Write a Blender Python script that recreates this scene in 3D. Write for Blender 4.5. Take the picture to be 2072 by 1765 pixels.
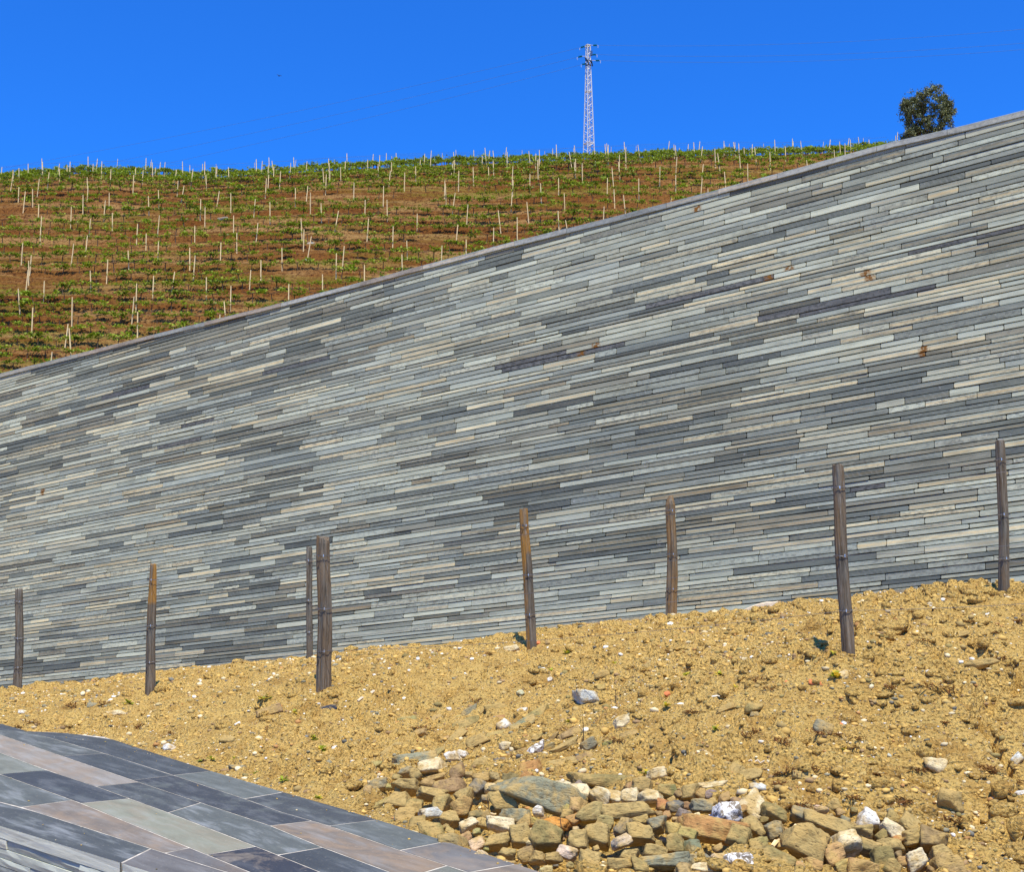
import bpy, bmesh, math, random
import numpy as np
from mathutils import Vector, Matrix
for o in list(bpy.data.objects): bpy.data.objects.remove(o)
S = bpy.context.scene
COL = S.collection
R = math.radians
rnd = random.Random(7)
# ---------------------------------------------------------------- camera
F = 2600.0; PW = 2072.0; PH = 1765.0; CZ = 1.6; PITCH = R(7.0)
cd = bpy.data.cameras.new('camera'); cam = bpy.data.objects.new('camera', cd); COL.objects.link(cam)
cd.sensor_width = 36; cd.lens = F / PW * 36; cd.clip_start = 0.1; cd.clip_end = 3000
cam.location = (0, 0, CZ); cam.rotation_euler = (R(90) + PITCH, 0, 0); S.camera = cam
# ---------------------------------------------------------------- light
SUN_EL, SUN_AZ = 66.0, 8.0         # azimuth: degrees to the right of straight behind the camera
w = bpy.data.worlds.new('World'); S.world = w; w.use_nodes = True
nt = w.node_tree; bg = nt.nodes['Background']
sky = nt.nodes.new('ShaderNodeTexSky'); sky.sky_type = 'NISHITA'; sky.sun_disc = False
sky.sun_elevation = R(SUN_EL); sky.sun_rotation = R(180 - SUN_AZ)
sky.altitude = 900; sky.air_density = 1.0; sky.dust_density = 0.9; sky.ozone_density = 4.0
tint = nt.nodes.new('ShaderNodeMix'); tint.data_type = 'RGBA'; tint.blend_type = 'MULTIPLY'
tint.inputs[0].default_value = 1; tint.inputs[7].default_value = (0.115, 0.575, 1.32, 1)
nt.links.new(sky.outputs[0], tint.inputs[6]); nt.links.new(tint.outputs[2], bg.inputs[0])
bg.inputs[1].default_value = 0.15
sl = bpy.data.lights.new('sun', 'SUN'); sun = bpy.data.objects.new('sun', sl); COL.objects.link(sun)
sl.energy = 4.7; sl.angle = R(0.5); sl.color = (1.0, 0.93, 0.79)
sd = Vector((math.sin(R(SUN_AZ)) * math.cos(R(SUN_EL)), -math.cos(R(SUN_AZ)) * math.cos(R(SUN_EL)), math.sin(R(SUN_EL))))
sun.rotation_euler = sd.to_track_quat('Z', 'Y').to_euler(); sun.location = (5, -5, 20)
S.view_settings.view_transform = 'Standard'; S.view_settings.look = 'None'
S.view_settings.gamma = 1; S.view_settings.use_curve_mapping = False
S.view_settings.exposure = 0.35
S.render.engine = 'CYCLES'; S.cycles.max_bounces = 6

# ---------------------------------------------------------------- geometry of the view (only used to work out real positions)
CP, SP = math.cos(PITCH), math.sin(PITCH)
def ray(px, py):
    dx = (px - PW / 2) / F; du = (PH / 2 - py) / F
    return Vector((dx, CP - SP * du, SP + CP * du))
def at(px, py, Y):
    d = ray(px, py); t = Y / d.y
    return Vector((d.x * t, Y, CZ + d.z * t))
def atz(px, py, z):
    d = ray(px, py); t = (z - CZ) / d.z
    return Vector((d.x * t, d.y * t, z))
def proj(p):
    x, y, z = p[0], p[1], p[2] - CZ
    dep = y * CP + z * SP; up = -y * SP + z * CP
    return PW / 2 + x / dep * F, PH / 2 - up / dep * F

# ---------------------------------------------------------------- noise
def _h(ix, iy, iz, seed):
    n = (ix * 374761393 + iy * 668265263 + iz * 2147483647 + seed * 1442695041) & 0xffffffff
    n = ((n ^ (n >> 13)) * 1274126177) & 0xffffffff
    n = ((n ^ (n >> 15)) * 2246822519) & 0xffffffff
    return ((n ^ (n >> 16)) & 0xffffff) / float(0xffffff)
def vn2(x, y, seed=0):
    x = np.asarray(x, float); y = np.asarray(y, float)
    ix = np.floor(x).astype(np.int64); iy = np.floor(y).astype(np.int64)
    fx = x - ix; fy = y - iy; fx = fx*fx*fx*(fx*(fx*6-15)+10); fy = fy*fy*fy*(fy*(fy*6-15)+10)
    a = _h(ix, iy, 0, seed); b = _h(ix+1, iy, 0, seed); c = _h(ix, iy+1, 0, seed); d = _h(ix+1, iy+1, 0, seed)
    return ((a*(1-fx)+b*fx)*(1-fy) + (c*(1-fx)+d*fx)*fy) * 2 - 1
def fbm2(x, y, o=4, seed=0, gain=.5):
    s = 0; a = 1; t = 0
    for i in range(o):
        s = s + a * vn2(np.asarray(x)*(2.03**i)+i*17.3, np.asarray(y)*(2.03**i)-i*9.1, seed+i); t += a; a *= gain
    return s / t
def vn3(p, seed=0):
    i = np.floor(p).astype(np.int64); f = p - i; f = f*f*(3-2*f); r = 0
    for dx in (0, 1):
        for dy in (0, 1):
            for dz in (0, 1):
                wgt = (f[:,0] if dx else 1-f[:,0])*(f[:,1] if dy else 1-f[:,1])*(f[:,2] if dz else 1-f[:,2])
                r = r + wgt * _h(i[:,0]+dx, i[:,1]+dy, i[:,2]+dz, seed)
    return r * 2 - 1
def worley2(x, y, seed=0):
    ix = np.floor(x).astype(np.int64); iy = np.floor(y).astype(np.int64)
    best = np.full(np.shape(x), 9.0); hh = np.zeros(np.shape(x))
    for a in (-1, 0, 1):
        for b in (-1, 0, 1):
            cx = ix + a; cy = iy + b
            d = np.hypot(cx + _h(cx, cy, 1, seed) - x, cy + _h(cx, cy, 2, seed) - y)
            v = _h(cx, cy, 3, seed); m = d < best
            best = np.where(m, d, best); hh = np.where(m, v, hh)
    return best, hh
def sstep(a, b, x):
    t = np.clip((np.asarray(x, float) - a) / (b - a), 0, 1); return t*t*(3-2*t)

# ---------------------------------------------------------------- scene helpers
def tag(o, label=None, cat=None, group=None, kind=None):
    if label: o['label'] = label
    if cat: o['category'] = cat
    if group: o['group'] = group
    if kind: o['kind'] = kind
    return o
def link(name, me, mats=(), parent=None, smooth=False):
    for m in mats: me.materials.append(m)
    if smooth:
        me.polygons.foreach_set('use_smooth', [True] * len(me.polygons))
    o = bpy.data.objects.new(name, me); COL.objects.link(o)
    if parent is not None: o.parent = parent
    return o
def empty(name, loc=(0, 0, 0)):
    o = bpy.data.objects.new(name, None); COL.objects.link(o); o.location = loc; o.empty_display_size = .1
    return o
def npmesh(name, V, Fc, nper=4, uvs=None, col=None, mat_idx=None, cols=None):
    """V (n,3); Fc (m,nper) ints"""
    me = bpy.data.meshes.new(name); V = np.asarray(V, np.float32); Fc = np.asarray(Fc, np.int32)
    m = len(Fc)
    me.vertices.add(len(V)); me.vertices.foreach_set('co', V.ravel())
    me.loops.add(m*nper); me.loops.foreach_set('vertex_index', Fc.ravel())
    me.polygons.add(m); me.polygons.foreach_set('loop_start', np.arange(0, m*nper, nper, dtype=np.int32))
    me.polygons.foreach_set('loop_total', np.full(m, nper, np.int32))
    if mat_idx is not None: me.polygons.foreach_set('material_index', np.asarray(mat_idx, np.int32))
    me.update(calc_edges=True)
    if col is not None:
        a = me.color_attributes.new('col', 'FLOAT_COLOR', 'POINT'); a.data.foreach_set('color', np.asarray(col, np.float32).ravel())
    return me
class MB:
    def __init__(s): s.v = []; s.f = []; s.m = []
    def add(s, V, Fc, m=0):
        b = len(s.v); s.v += [tuple(p) for p in V]; s.f += [tuple(i + b for i in q) for q in Fc]; s.m += [m]*len(Fc)
    def box(s, c, d, rot=None, m=0):
        c = Vector(c); P = []
        for z in (-1, 1):
            for x, y in ((-1,-1),(1,-1),(1,1),(-1,1)):
                p = Vector((x*d[0]/2, y*d[1]/2, z*d[2]/2))
                if rot is not None: p = rot @ p
                P.append(c + p)
        s.add(P, [(3,2,1,0),(4,5,6,7),(0,1,5,4),(1,2,6,5),(2,3,7,6),(3,0,4,7)], m)
    def tube(s, pts, rad, n=6, m=0, cap=True):
        pts = [Vector(p) for p in pts]; rr = rad if hasattr(rad, '__len__') else [rad]*len(pts)
        V = []; k = len(pts)
        for i, p in enumerate(pts):
            t = (pts[min(i+1, k-1)] - pts[max(i-1, 0)]).normalized()
            a = Vector((0, 0, 1)) if abs(t.z) < .9 else Vector((1, 0, 0))
            u = t.cross(a).normalized(); w_ = t.cross(u)
            for j in range(n):
                an = 2*math.pi*j/n; V.append(p + (u*math.cos(an) + w_*math.sin(an))*rr[i])
        Fc = [(i*n+j, i*n+(j+1) % n, (i+1)*n+(j+1) % n, (i+1)*n+j) for i in range(k-1) for j in range(n)]
        if cap: Fc += [tuple(range(n)), tuple(reversed(range((k-1)*n, k*n)))]
        s.add(V, Fc, m)
    def mesh(s, name):
        me = bpy.data.meshes.new(name); me.from_pydata(s.v, [], s.f); me.update()
        me.polygons.foreach_set('material_index', s.m); return me
    def build(s, name, mats, parent=None, smooth=False):
        return link(name, s.mesh(name), mats if isinstance(mats, (list, tuple)) else [mats], parent, smooth)

# ---------------------------------------------------------------- materials
class NT:
    def __init__(s, name, rough=.9, spec=.2):
        s.m = bpy.data.materials.new(name); s.m.use_nodes = True; s.t = s.m.node_tree
        s.b = s.t.nodes['Principled BSDF']; s.b.inputs['Roughness'].default_value = rough
        s.b.inputs['Specular IOR Level'].default_value = spec
    def n(s, typ, **kw):
        x = s.t.nodes.new('ShaderNode' + typ)
        for k, v in kw.items(): setattr(x, k, v)
        return x
    def l(s, a, b): s.t.links.new(a, b)
    def obj(s): return s.n('TexCoord').outputs['Object']
    def mapv(s, src, scale=(1,1,1), rot=(0,0,0)):
        x = s.n('Mapping'); x.inputs['Scale'].default_value = scale; x.inputs['Rotation'].default_value = rot
        s.l(src, x.inputs[0]); return x.outputs[0]
    def noise(s, src, scale, det=4, rough=.55, dist=0):
        x = s.n('TexNoise'); x.inputs['Scale'].default_value = scale; x.inputs['Detail'].default_value = det
        x.inputs['Roughness'].default_value = rough; x.inputs['Distortion'].default_value = dist
        s.l(src, x.inputs['Vector']); return x.outputs['Fac']
    def ramp(s, src, *st):
        x = s.n('ValToRGB'); e = x.color_ramp.elements
        while len(e) > 1: e.remove(e[-1])
        for i, (p, c) in enumerate(st):
            q = e[0] if i == 0 else e.new(p)
            q.position = p; q.color = (c, c, c, 1) if not hasattr(c, '__len__') else (*c, 1)
        s.l(src, x.inputs[0]); return x.outputs[0]
    def mix(s, fac, a, b, mode='MIX'):
        x = s.n('Mix', data_type='RGBA', blend_type=mode)
        for v, i in ((fac, 0), (a, 6), (b, 7)):
            if hasattr(v, 'is_linked'): s.l(v, x.inputs[i])
            elif i == 0: x.inputs[0].default_value = v
            else: x.inputs[i].default_value = (*v, 1)
        return x.outputs[2]
    def math(s, op, a, b=0.0, clamp=False):
        x = s.n('Math', operation=op, use_clamp=clamp)
        for v, i in ((a, 0), (b, 1)):
            if hasattr(v, 'is_linked'): s.l(v, x.inputs[i])
            else: x.inputs[i].default_value = v
        return x.outputs[0]
    def attr(s, name): x = s.n('Attribute', attribute_name=name); return x
    def bump(s, h, strength=.5, dist=.01):
        x = s.n('Bump'); x.inputs['Strength'].default_value = strength; x.inputs['Distance'].default_value = dist
        s.l(h, x.inputs['Height']); s.l(x.outputs[0], s.b.inputs['Normal'])
    def base(s, c):
        if hasattr(c, 'is_linked'): s.l(c, s.b.inputs['Base Color'])
        else: s.b.inputs['Base Color'].default_value = (*c, 1)
def simple(name, c, rough=.8, metal=0, var=.25, scale=20, spec=.3):
    m = NT(name, rough, spec); n = m.noise(m.obj(), scale)
    m.base(m.mix(m.ramp(n, (.3, 0), (.7, 1)), [x*(1-var) for x in c], [min(1, x*(1+var)) for x in c]))
    m.b.inputs['Metallic'].default_value = metal
    return m.m

def mat_soil():
    m = NT('soil', .95, .1); o = m.obj()
    big = m.noise(o, .9, 3); mid = m.noise(o, 7, 5, .62); fine = m.noise(o, 45, 6, .7)
    c = m.mix(m.ramp(big, (.35, 0), (.65, 1)), (.680, .415, .105), (.810, .505, .140))
    c = m.mix(m.ramp(mid, (.3, 0), (.7, 1)), c, (.88, .60, .175))
    c = m.mix(m.ramp(fine, (.37, .95), (.49, 0)), c, (.17, .09, .02))
    c = m.mix(m.ramp(fine, (.55, 0), (.78, 1)), c, (.86, .60, .22))
    rd = m.noise(o, 2.6, 4, .6)
    c = m.mix(m.ramp(rd, (.54, 0), (.66, .6)), c, (.46, .25, .06))
    v = m.n('TexVoronoi'); v.inputs['Scale'].default_value = 55; m.l(o, v.inputs['Vector'])
    sp = m.math('MULTIPLY', m.ramp(v.outputs['Distance'], (.18, 1), (.34, 0)), m.ramp(v.outputs['Color'], (.74, 0), (.80, 1)))
    c = m.mix(sp, c, (.74, .62, .36))
    v3 = m.n('TexVoronoi'); v3.inputs['Scale'].default_value = 31; m.l(o, v3.inputs['Vector'])
    sp3 = m.math('MULTIPLY', m.ramp(v3.outputs['Distance'], (.2, 1), (.4, 0)), m.ramp(v3.outputs['Color'], (.72, 0), (.80, .8)))
    c = m.mix(sp3, c, (.30, .22, .11))
    m.base(c)
    v2 = m.n('TexVoronoi'); v2.inputs['Scale'].default_value = 38; m.l(o, v2.inputs['Vector'])
    h = m.math('ADD', m.math('MULTIPLY', fine, 1.3), m.math('MULTIPLY', v2.outputs['Distance'], -.8))
    m.bump(h, 1.0, .045); return m.m
def mat_hill():
    m = NT('hill_soil', .95, .1); o = m.obj()
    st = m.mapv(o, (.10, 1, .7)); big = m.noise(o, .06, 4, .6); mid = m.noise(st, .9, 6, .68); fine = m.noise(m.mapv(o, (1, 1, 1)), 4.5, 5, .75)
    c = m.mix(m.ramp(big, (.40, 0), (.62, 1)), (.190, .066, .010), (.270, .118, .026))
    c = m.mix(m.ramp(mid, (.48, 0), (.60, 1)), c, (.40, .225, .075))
    c = m.mix(m.ramp(fine, (.38, 1), (.52, 0)), c, (.070, .022, .006))
    c = m.mix(m.ramp(fine, (.60, 0), (.76, .9)), c, (.42, .23, .07))
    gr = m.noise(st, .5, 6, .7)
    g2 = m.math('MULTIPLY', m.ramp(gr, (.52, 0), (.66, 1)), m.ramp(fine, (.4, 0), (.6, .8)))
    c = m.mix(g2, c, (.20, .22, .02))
    m.base(c); m.bump(fine, 1.0, .35); return m.m
def mat_slate():
    m = NT('slate_stone', .75, .12); uv = m.n('UVMap', uv_map='uv').outputs[0]
    col = m.attr('col').outputs['Color']; ex = m.attr('ext'); sep = m.n('SeparateColor'); m.l(ex.outputs['Color'], sep.inputs[0])
    beige, saw, dark = sep.outputs[0], sep.outputs[1], sep.outputs[2]
    uv2 = m.n('SeparateXYZ'); m.l(m.n('UVMap', uv_map='uv2').outputs[0], uv2.inputs[0])
    n1 = m.noise(m.mapv(uv, (6, 45, 1)), 1, 5, .6); n2 = m.noise(m.mapv(uv, (9, 16, 1)), 1.6, 5, .65, .4)
    c = m.mix(m.ramp(n1, (.25, .72), (.75, 1.28)), col, col)  # placeholder keeps graph simple
    mul = m.n('VectorMath', operation='MULTIPLY'); m.l(col, mul.inputs[0]); m.l(m.ramp(n1, (.25, .80), (.75, 1.0)), mul.inputs[1])
    c = mul.outputs[0]
    lw = m.noise(m.mapv(uv, (1.7, 9, 1)), 1, 3, .6)
    mu2 = m.n('VectorMath', operation='MULTIPLY'); m.l(c, mu2.inputs[0]); m.l(m.ramp(lw, (.28, .58), (.5, .92), (.72, 1.0)), mu2.inputs[1]); c = mu2.outputs[0]
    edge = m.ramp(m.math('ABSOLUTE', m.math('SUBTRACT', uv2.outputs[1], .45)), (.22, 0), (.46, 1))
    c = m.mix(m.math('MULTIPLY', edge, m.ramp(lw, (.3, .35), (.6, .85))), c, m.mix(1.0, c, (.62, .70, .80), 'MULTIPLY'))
    # buff oxide band along the middle of the stone
    band = m.math('SUBTRACT', 1.0, m.math('MULTIPLY', m.math('ABSOLUTE', m.math('SUBTRACT', uv2.outputs[1], .47)), 2.6), True)
    bm = m.math('MULTIPLY', m.math('MULTIPLY', band, beige), m.ramp(n1, (.3, .35), (.6, 1)), True)
    warm = m.mix(1.0, c, (1.50, 1.12, .74), 'MULTIPLY')
    c = m.mix(bm, c, warm)
    dk = m.math('MULTIPLY', m.ramp(n2, (.47, 0), (.62, 1)), dark, True)
    c = m.mix(dk, c, (.068, .072, .068))
    wv = m.n('TexWave', wave_type='BANDS'); wv.inputs['Scale'].default_value = 6; wv.inputs['Distortion'].default_value = 3
    m.l(m.mapv(uv, (1, 1, 1), (0, 0, R(-38))), wv.inputs['Vector'])
    sm = m.math('MULTIPLY', m.math('MULTIPLY', m.ramp(wv.outputs['Fac'], (.55, 0), (.9, 1)), saw), m.ramp(n2, (.42, 0), (.6, .14)))
    c = m.mix(sm, c, (.50, .50, .47))
    lt = m.noise(m.mapv(uv, (16, 16, 1)), 1, 3, .6)
    c = m.mix(m.ramp(lt, (.64, 0), (.78, .45)), c, (.52, .53, .50))
    # oxide blot at a marked spot (uv2.x holds metres from the blot)
    rb = m.math('SUBTRACT', 1.0, m.math('MULTIPLY', m.math('ABSOLUTE', uv2.outputs[0]), 13.0), True)
    rm = m.math('MULTIPLY', rb, m.ramp(m.noise(m.mapv(uv, (25, 40, 1)), 1, 3), (.35, 0), (.6, 2.2)), True)
    c = m.mix(rm, c, (.20, .09, .02))
    m.base(c); m.bump(m.math('ADD', n1, n2), .35, .006); return m.m
def mat_flag():
    m = NT('slate_flag', .65, .12); uv = m.n('UVMap', uv_map='uv').outputs[0]
    col = m.attr('col').outputs['Color']; ex = m.attr('ext'); sep = m.n('SeparateColor'); m.l(ex.outputs['Color'], sep.inputs[0])
    n1 = m.noise(m.mapv(uv, (1.6, 8, 1)), 1, 6, .62, .3); n2 = m.noise(m.mapv(uv, (2.2, 3.4, 1)), 1.3, 6, .65, .6); n3 = m.noise(uv, 30, 4, .7)
    mul = m.n('VectorMath', operation='MULTIPLY'); m.l(col, mul.inputs[0]); m.l(m.ramp(n1, (.28, .66), (.5, .9), (.75, 1.0)), mul.inputs[1])
    c = mul.outputs[0]
    c = m.mix(m.math('MULTIPLY', m.ramp(n2, (.42, 0), (.60, 1)), sep.outputs[0]), c, (.29, .215, .14))
    c = m.mix(m.math('MULTIPLY', m.ramp(n2, (.50, 1), (.38, 0)), sep.outputs[1]), c, (.045, .05, .06))
    c = m.mix(m.math('MULTIPLY', m.ramp(n1, (.50, 0), (.72, .7)), sep.outputs[2]), c, (.36, .38, .37))
    c = m.mix(m.ramp(n3, (.60, 0), (.74, .5)), c, (.42, .38, .30))
    m.base(c); m.bump(m.math('ADD', n1, m.math('MULTIPLY', n3, .4)), .3, .006); 
    m.l(m.ramp(n1, (.3, .55), (.7, .75)), m.b.inputs['Roughness']); return m.m
def mat_rock():
    m = NT('rock', .92, .15); o = m.obj(); oi = m.n('ObjectInfo')
    off = m.n('VectorMath', operation='ADD'); m.l(o, off.inputs[0]); mr = m.math('MULTIPLY', oi.outputs['Random'], 40); m.l(mr, off.inputs[1])
    p = off.outputs[0]
    n1 = m.noise(p, 22, 6, .65, .5); n2 = m.noise(p, 9, 4, .6); n3 = m.noise(m.mapv(p, (1, 3, 5)), 28, 5, .7)
    mul = m.n('VectorMath', operation='MULTIPLY'); m.l(oi.outputs['Color'], mul.inputs[0]); m.l(m.ramp(n1, (.28, .62), (.72, 1.22)), mul.inputs[1])
    c = mul.outputs[0]
    c = m.mix(m.ramp(n2, (.44, 0), (.60, .85)), c, (.50, .335, .110))
    c = m.mix(m.ramp(n3, (.32, .9), (.46, 0)), c, (.09, .060, .025))
    c = m.mix(m.ramp(n3, (.66, 0), (.8, .6)), c, (.66, .56, .40))
    m.base(c); m.bump(m.math('ADD', n1, n3), .8, .012); return m.m
def mat_mottled():
    m = NT('mottled_rock', .9, .15); o = m.obj(); n = m.noise(o, 30, 5, .7, .6)
    m.base(m.mix(m.ramp(n, (.46, 0), (.52, 1)), (.26, .21, .14), (.82, .78, .68))); m.bump(n, .8, .012); return m.m
def mat_pebbles():
    m = NT('pebbles', .9, .15); m.base(m.attr('col').outputs['Color']); return m.m
def mat_leaf(name='leaf', tr=.35):
    m = NT(name, .55, .3); c = m.attr('col').outputs['Color']; m.base(c)
    t = m.n('BsdfTranslucent'); m.l(c, t.inputs[0]); x = m.n('MixShader'); x.inputs[0].default_value = tr
    out = m.t.nodes['Material Output']; m.l(m.b.outputs[0], x.inputs[1]); m.l(t.outputs[0], x.inputs[2]); m.l(x.outputs[0], out.inputs[0])
    return m.m
def mat_wood(name, dark, light, warm):
    m = NT(name, .88, .15); o = m.obj(); oi = m.n('ObjectInfo')
    g = m.noise(m.mapv(o, (60, 60, 3)), 1, 5, .65, .3); g2 = m.noise(m.mapv(o, (14, 14, 2)), 1, 3); g3 = m.noise(m.mapv(o, (120, 120, 8)), 1, 3)
    c = m.mix(m.ramp(g, (.35, 0), (.65, 1)), dark, light)
    at_ = m.n('SeparateColor'); m.l(oi.outputs['Color'], at_.inputs[0])
    sx = m.n('SeparateXYZ'); m.l(o, sx.inputs[0])
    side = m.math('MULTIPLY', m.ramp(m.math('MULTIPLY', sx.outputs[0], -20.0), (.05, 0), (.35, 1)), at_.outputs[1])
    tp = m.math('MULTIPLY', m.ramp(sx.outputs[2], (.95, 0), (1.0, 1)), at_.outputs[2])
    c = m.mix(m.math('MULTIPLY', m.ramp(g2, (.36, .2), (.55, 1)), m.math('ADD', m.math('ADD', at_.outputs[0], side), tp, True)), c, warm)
    c = m.mix(m.ramp(g3, (.62, 0), (.75, .7)), c, (.36, .33, .28))
    c = m.mix(m.ramp(g3, (.28, .8), (.38, 0)), c, (.035, .025, .018))
    m.base(c); m.bump(g, .8, .012); return m.m

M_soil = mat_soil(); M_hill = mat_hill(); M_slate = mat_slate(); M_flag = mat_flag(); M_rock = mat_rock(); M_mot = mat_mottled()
M_peb = mat_pebbles(); M_leaf = mat_leaf(); M_oleaf = mat_leaf('tree_leaf', .12)
M_post = mat_wood('weathered_wood', (.044, .043, .036), (.180, .172, .140), (.34, .175, .04))
M_stake = simple('stake_wood', (.80, .60, .29), .8, 0, .25, 3)
M_mortar = simple('pale_mortar', (.52, .47, .37), .95, 0, .45, 9)
M_joint = simple('joint_dark', (.045, .045, .045), .95, 0, .3, 30)
M_bark = simple('bark', (.075, .05, .032), .95, 0, .4, 12)
M_steel = simple('galvanised_steel', (.74, .72, .63), .5, .15, .08, 2)
M_glass = simple('green_insulator', (.02, .20, .15), .25, 0, .2, 5, .6)
M_dark = simple('dark_metal', (.03, .035, .045), .5, .5, .2, 8)
M_wire = simple('wire', (.16, .16, .17), .5, .6, .2, 8)
M_bright = simple('bright_staple', (.80, .80, .78), .3, .8, .1, 8)
M_line = simple('power_cable', (.10, .16, .28), .6, 0, .1, 8)
M_terra = simple('terracotta', (.62, .20, .07), .9, 0, .15, 40)
M_pale = simple('pale_wood', (.68, .56, .38), .85, 0, .15, 30)

# ================================================================ slate retaining wall frame
E = Vector((.8496, -.5277, 0)); NR = Vector((-.5277, -.8496, 0)); B0 = Vector((5.37, 13.5, 0)); BT = math.tan(R(4))
PN = (NR * math.cos(R(4)) + Vector((0, 0, 1)) * math.sin(R(4)))
def wp(s, z, out=0.0): return B0 + E * s + NR * (out - z * BT) + Vector((0, 0, z))
def wall_hit(px, py):
    d = ray(px, py); o = Vector((0, 0, CZ)); t = (B0 - o).dot(PN) / d.dot(PN); p = o + d * t
    return (p - B0).dot(E), p.z
top_px = [(0,757),(90,734),(300,680),(530,624),(700,580),(830,545),(1050,487),(1240,440),(1420,393),(1600,345),(1800,289),(1940,257),(2072,223)]
base_px = [(0,1408),(130,1394),(300,1370),(625,1337),(800,1320),(1060,1290),(1355,1262),(1600,1234),(1850,1208),(2072,1193)]
TS, TZ = zip(*[wall_hit(*p) for p in top_px]); BS, BZ = zip(*[wall_hit(*p) for p in base_px])
def ext(xs, ys, x):
    x = np.asarray(x, float); r = np.interp(x, xs, ys)
    sl0 = (ys[2]-ys[0])/(xs[2]-xs[0]); sl1 = (ys[-1]-ys[-4])/(xs[-1]-xs[-4])
    return r + np.where(x < xs[0], (x-xs[0])*sl0, 0) + np.where(x > xs[-1], (x-xs[-1])*sl1, 0)
def topz(s): return float(ext(TS, TZ, s))
def basez(s): return float(ext(BS, BZ, s))
S0, S1 = -26.0, 7.0
print('wall s', TS[0], TS[-1], 'z', TZ[0], TZ[-1], BZ[0], BZ[-1])

# ================================================================ bank surface (thin plate spline through surveyed points)
HZ = .25                                     # top of the flagged platform
plat_edge_px = [(0,1478),(110,1482),(210,1491),(300,1521),(430,1562),(560,1600),(690,1637),(900,1703),(1090,1765)]
ctrl = [atz(x, y, HZ - .03) for x, y in plat_edge_px]
POSTS = [  # px top, py top, px base, py base, D, width, warm, label
 (41,1193,37,1400,18.1,.115,.12,'weathered fence post farthest left, its top square and flat','B'),
 (310,1143,304,1403,14.4,.100,.2,'fence post with an orange brown tapering top, second from the left','A'),
 (625,1108,626,1332,16.9,.088,.1,'thin dark fence post just behind the thickest grey post','C'),
 (656,1090,655,1395,12.3,.128,.25,'thickest fence post, grey with a ragged split top','A'),
 (1062,1031,1074,1310,13.5,.095,.15,'fence post with a bright orange brown left side, near the middle','B'),
 (1357,1005,1358,1253,15.2,.115,.5,'brown fence post with a rounded dark top','C'),
 (1692,942,1714,1335,9.8,.088,.22,'tallest fence post, leaning left, standing low on the bank','A'),
 (2021,894,2034,1202,12.2,.088,.15,'dark fence post nearest the right edge of the photo','B')]
for p in POSTS: ctrl.append(at(p[2], p[3], p[4]))
for s, z in zip(BS, BZ):
    q = wp(s, z, .02); ctrl.append(q)
for px, py, D in ((1400,1765,6.55),(2072,1765,7.1),(1700,1560,8.15),(2072,1480,8.9),(1250,1500,9.5),(900,1480,11.2)):
    ctrl.append(at(px, py, D))
ctrl += [Vector(p) for p in ((0,2,-.45),(-7,2,-.5),(7,2,-.5),(9,6,-.1),(-3.5,7,-.2),(-6.5,11,-.05),(-10,13,-.1),(-13,17,-.1),(-2,4.5,-.35),(3,4.8,-.2),(10,9,1.3),(-16,22,-.6),(-12,26,-.4),(6,19,2.0))]
C = np.array([tuple(c) for c in ctrl])
def _U(r2): return np.where(r2 > 1e-12, r2*np.log(r2 + 1e-12), 0)
n_ = len(C); K = _U(((C[:,None,:2]-C[None,:,:2])**2).sum(-1)) + np.eye(n_)*.05
P_ = np.hstack([np.ones((n_,1)), C[:,:2]]); A_ = np.zeros((n_+3, n_+3)); A_[:n_,:n_] = K; A_[:n_,n_:] = P_; A_[n_:,:n_] = P_.T
SOL = np.linalg.solve(A_, np.concatenate([C[:,2], np.zeros(3)]))
def bank0(x, y):
    x = np.asarray(x, float); y = np.asarray(y, float); sh = x.shape; X = x.ravel(); Y = y.ravel()
    r = SOL[n_] + SOL[n_+1]*X + SOL[n_+2]*Y
    for i in range(n_): r = r + SOL[i]*_U((X-C[i,0])**2 + (Y-C[i,1])**2)
    return r.reshape(sh)
# platform outline in plan (far edge, then round the near side)
PE = [atz(x, y, HZ) for x, y in plat_edge_px]
near_px = [(0,1672),(139,1715),(240,1746)]
PNr = [atz(x, y, HZ) for x, y in near_px]
dfar = (PE[-1]-PE[2]).normalized(); dnear = (PNr[-1]-PNr[0]).normalized()
leftd = (PE[0]-PE[1]).normalized()
poly = [PE[0]+leftd*5, *PE, PE[-1]+dfar*1.6, PNr[-1]+dnear*2.6, *reversed(PNr), PNr[0]-dnear*8]
POLY = np.array([(p.x, p.y) for p in poly])
def inpoly(x, y, P=POLY):
    x = np.asarray(x); y = np.asarray(y); r = np.zeros(x.shape, bool); j = len(P)-1
    for i in range(len(P)):
        xi, yi, xj, yj = P[i][0], P[i][1], P[j][0], P[j][1]
        c = ((yi > y) != (yj > y)) & (x < (xj-xi)*(y-yi)/(yj-yi+1e-12)+xi); r ^= c; j = i
    return r
def dpoly(x, y, P=POLY):
    d = np.full(np.shape(x), 1e9)
    for i in range(len(P)):
        a = P[i]; b = P[(i+1) % len(P)]; ab = b-a; t = np.clip(((x-a[0])*ab[0]+(y-a[1])*ab[1])/(ab@ab), 0, 1)
        d = np.minimum(d, np.hypot(x-a[0]-t*ab[0], y-a[1]-t*ab[1]))
    return d
HEAP_PX = [(740,1600),(800,1560),(980,1570),(1180,1590),(1400,1600),(1560,1640),(1700,1630),(1800,1655),(1900,1700),(1960,1790),(1070,1790),(950,1725),(830,1670)]
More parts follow.
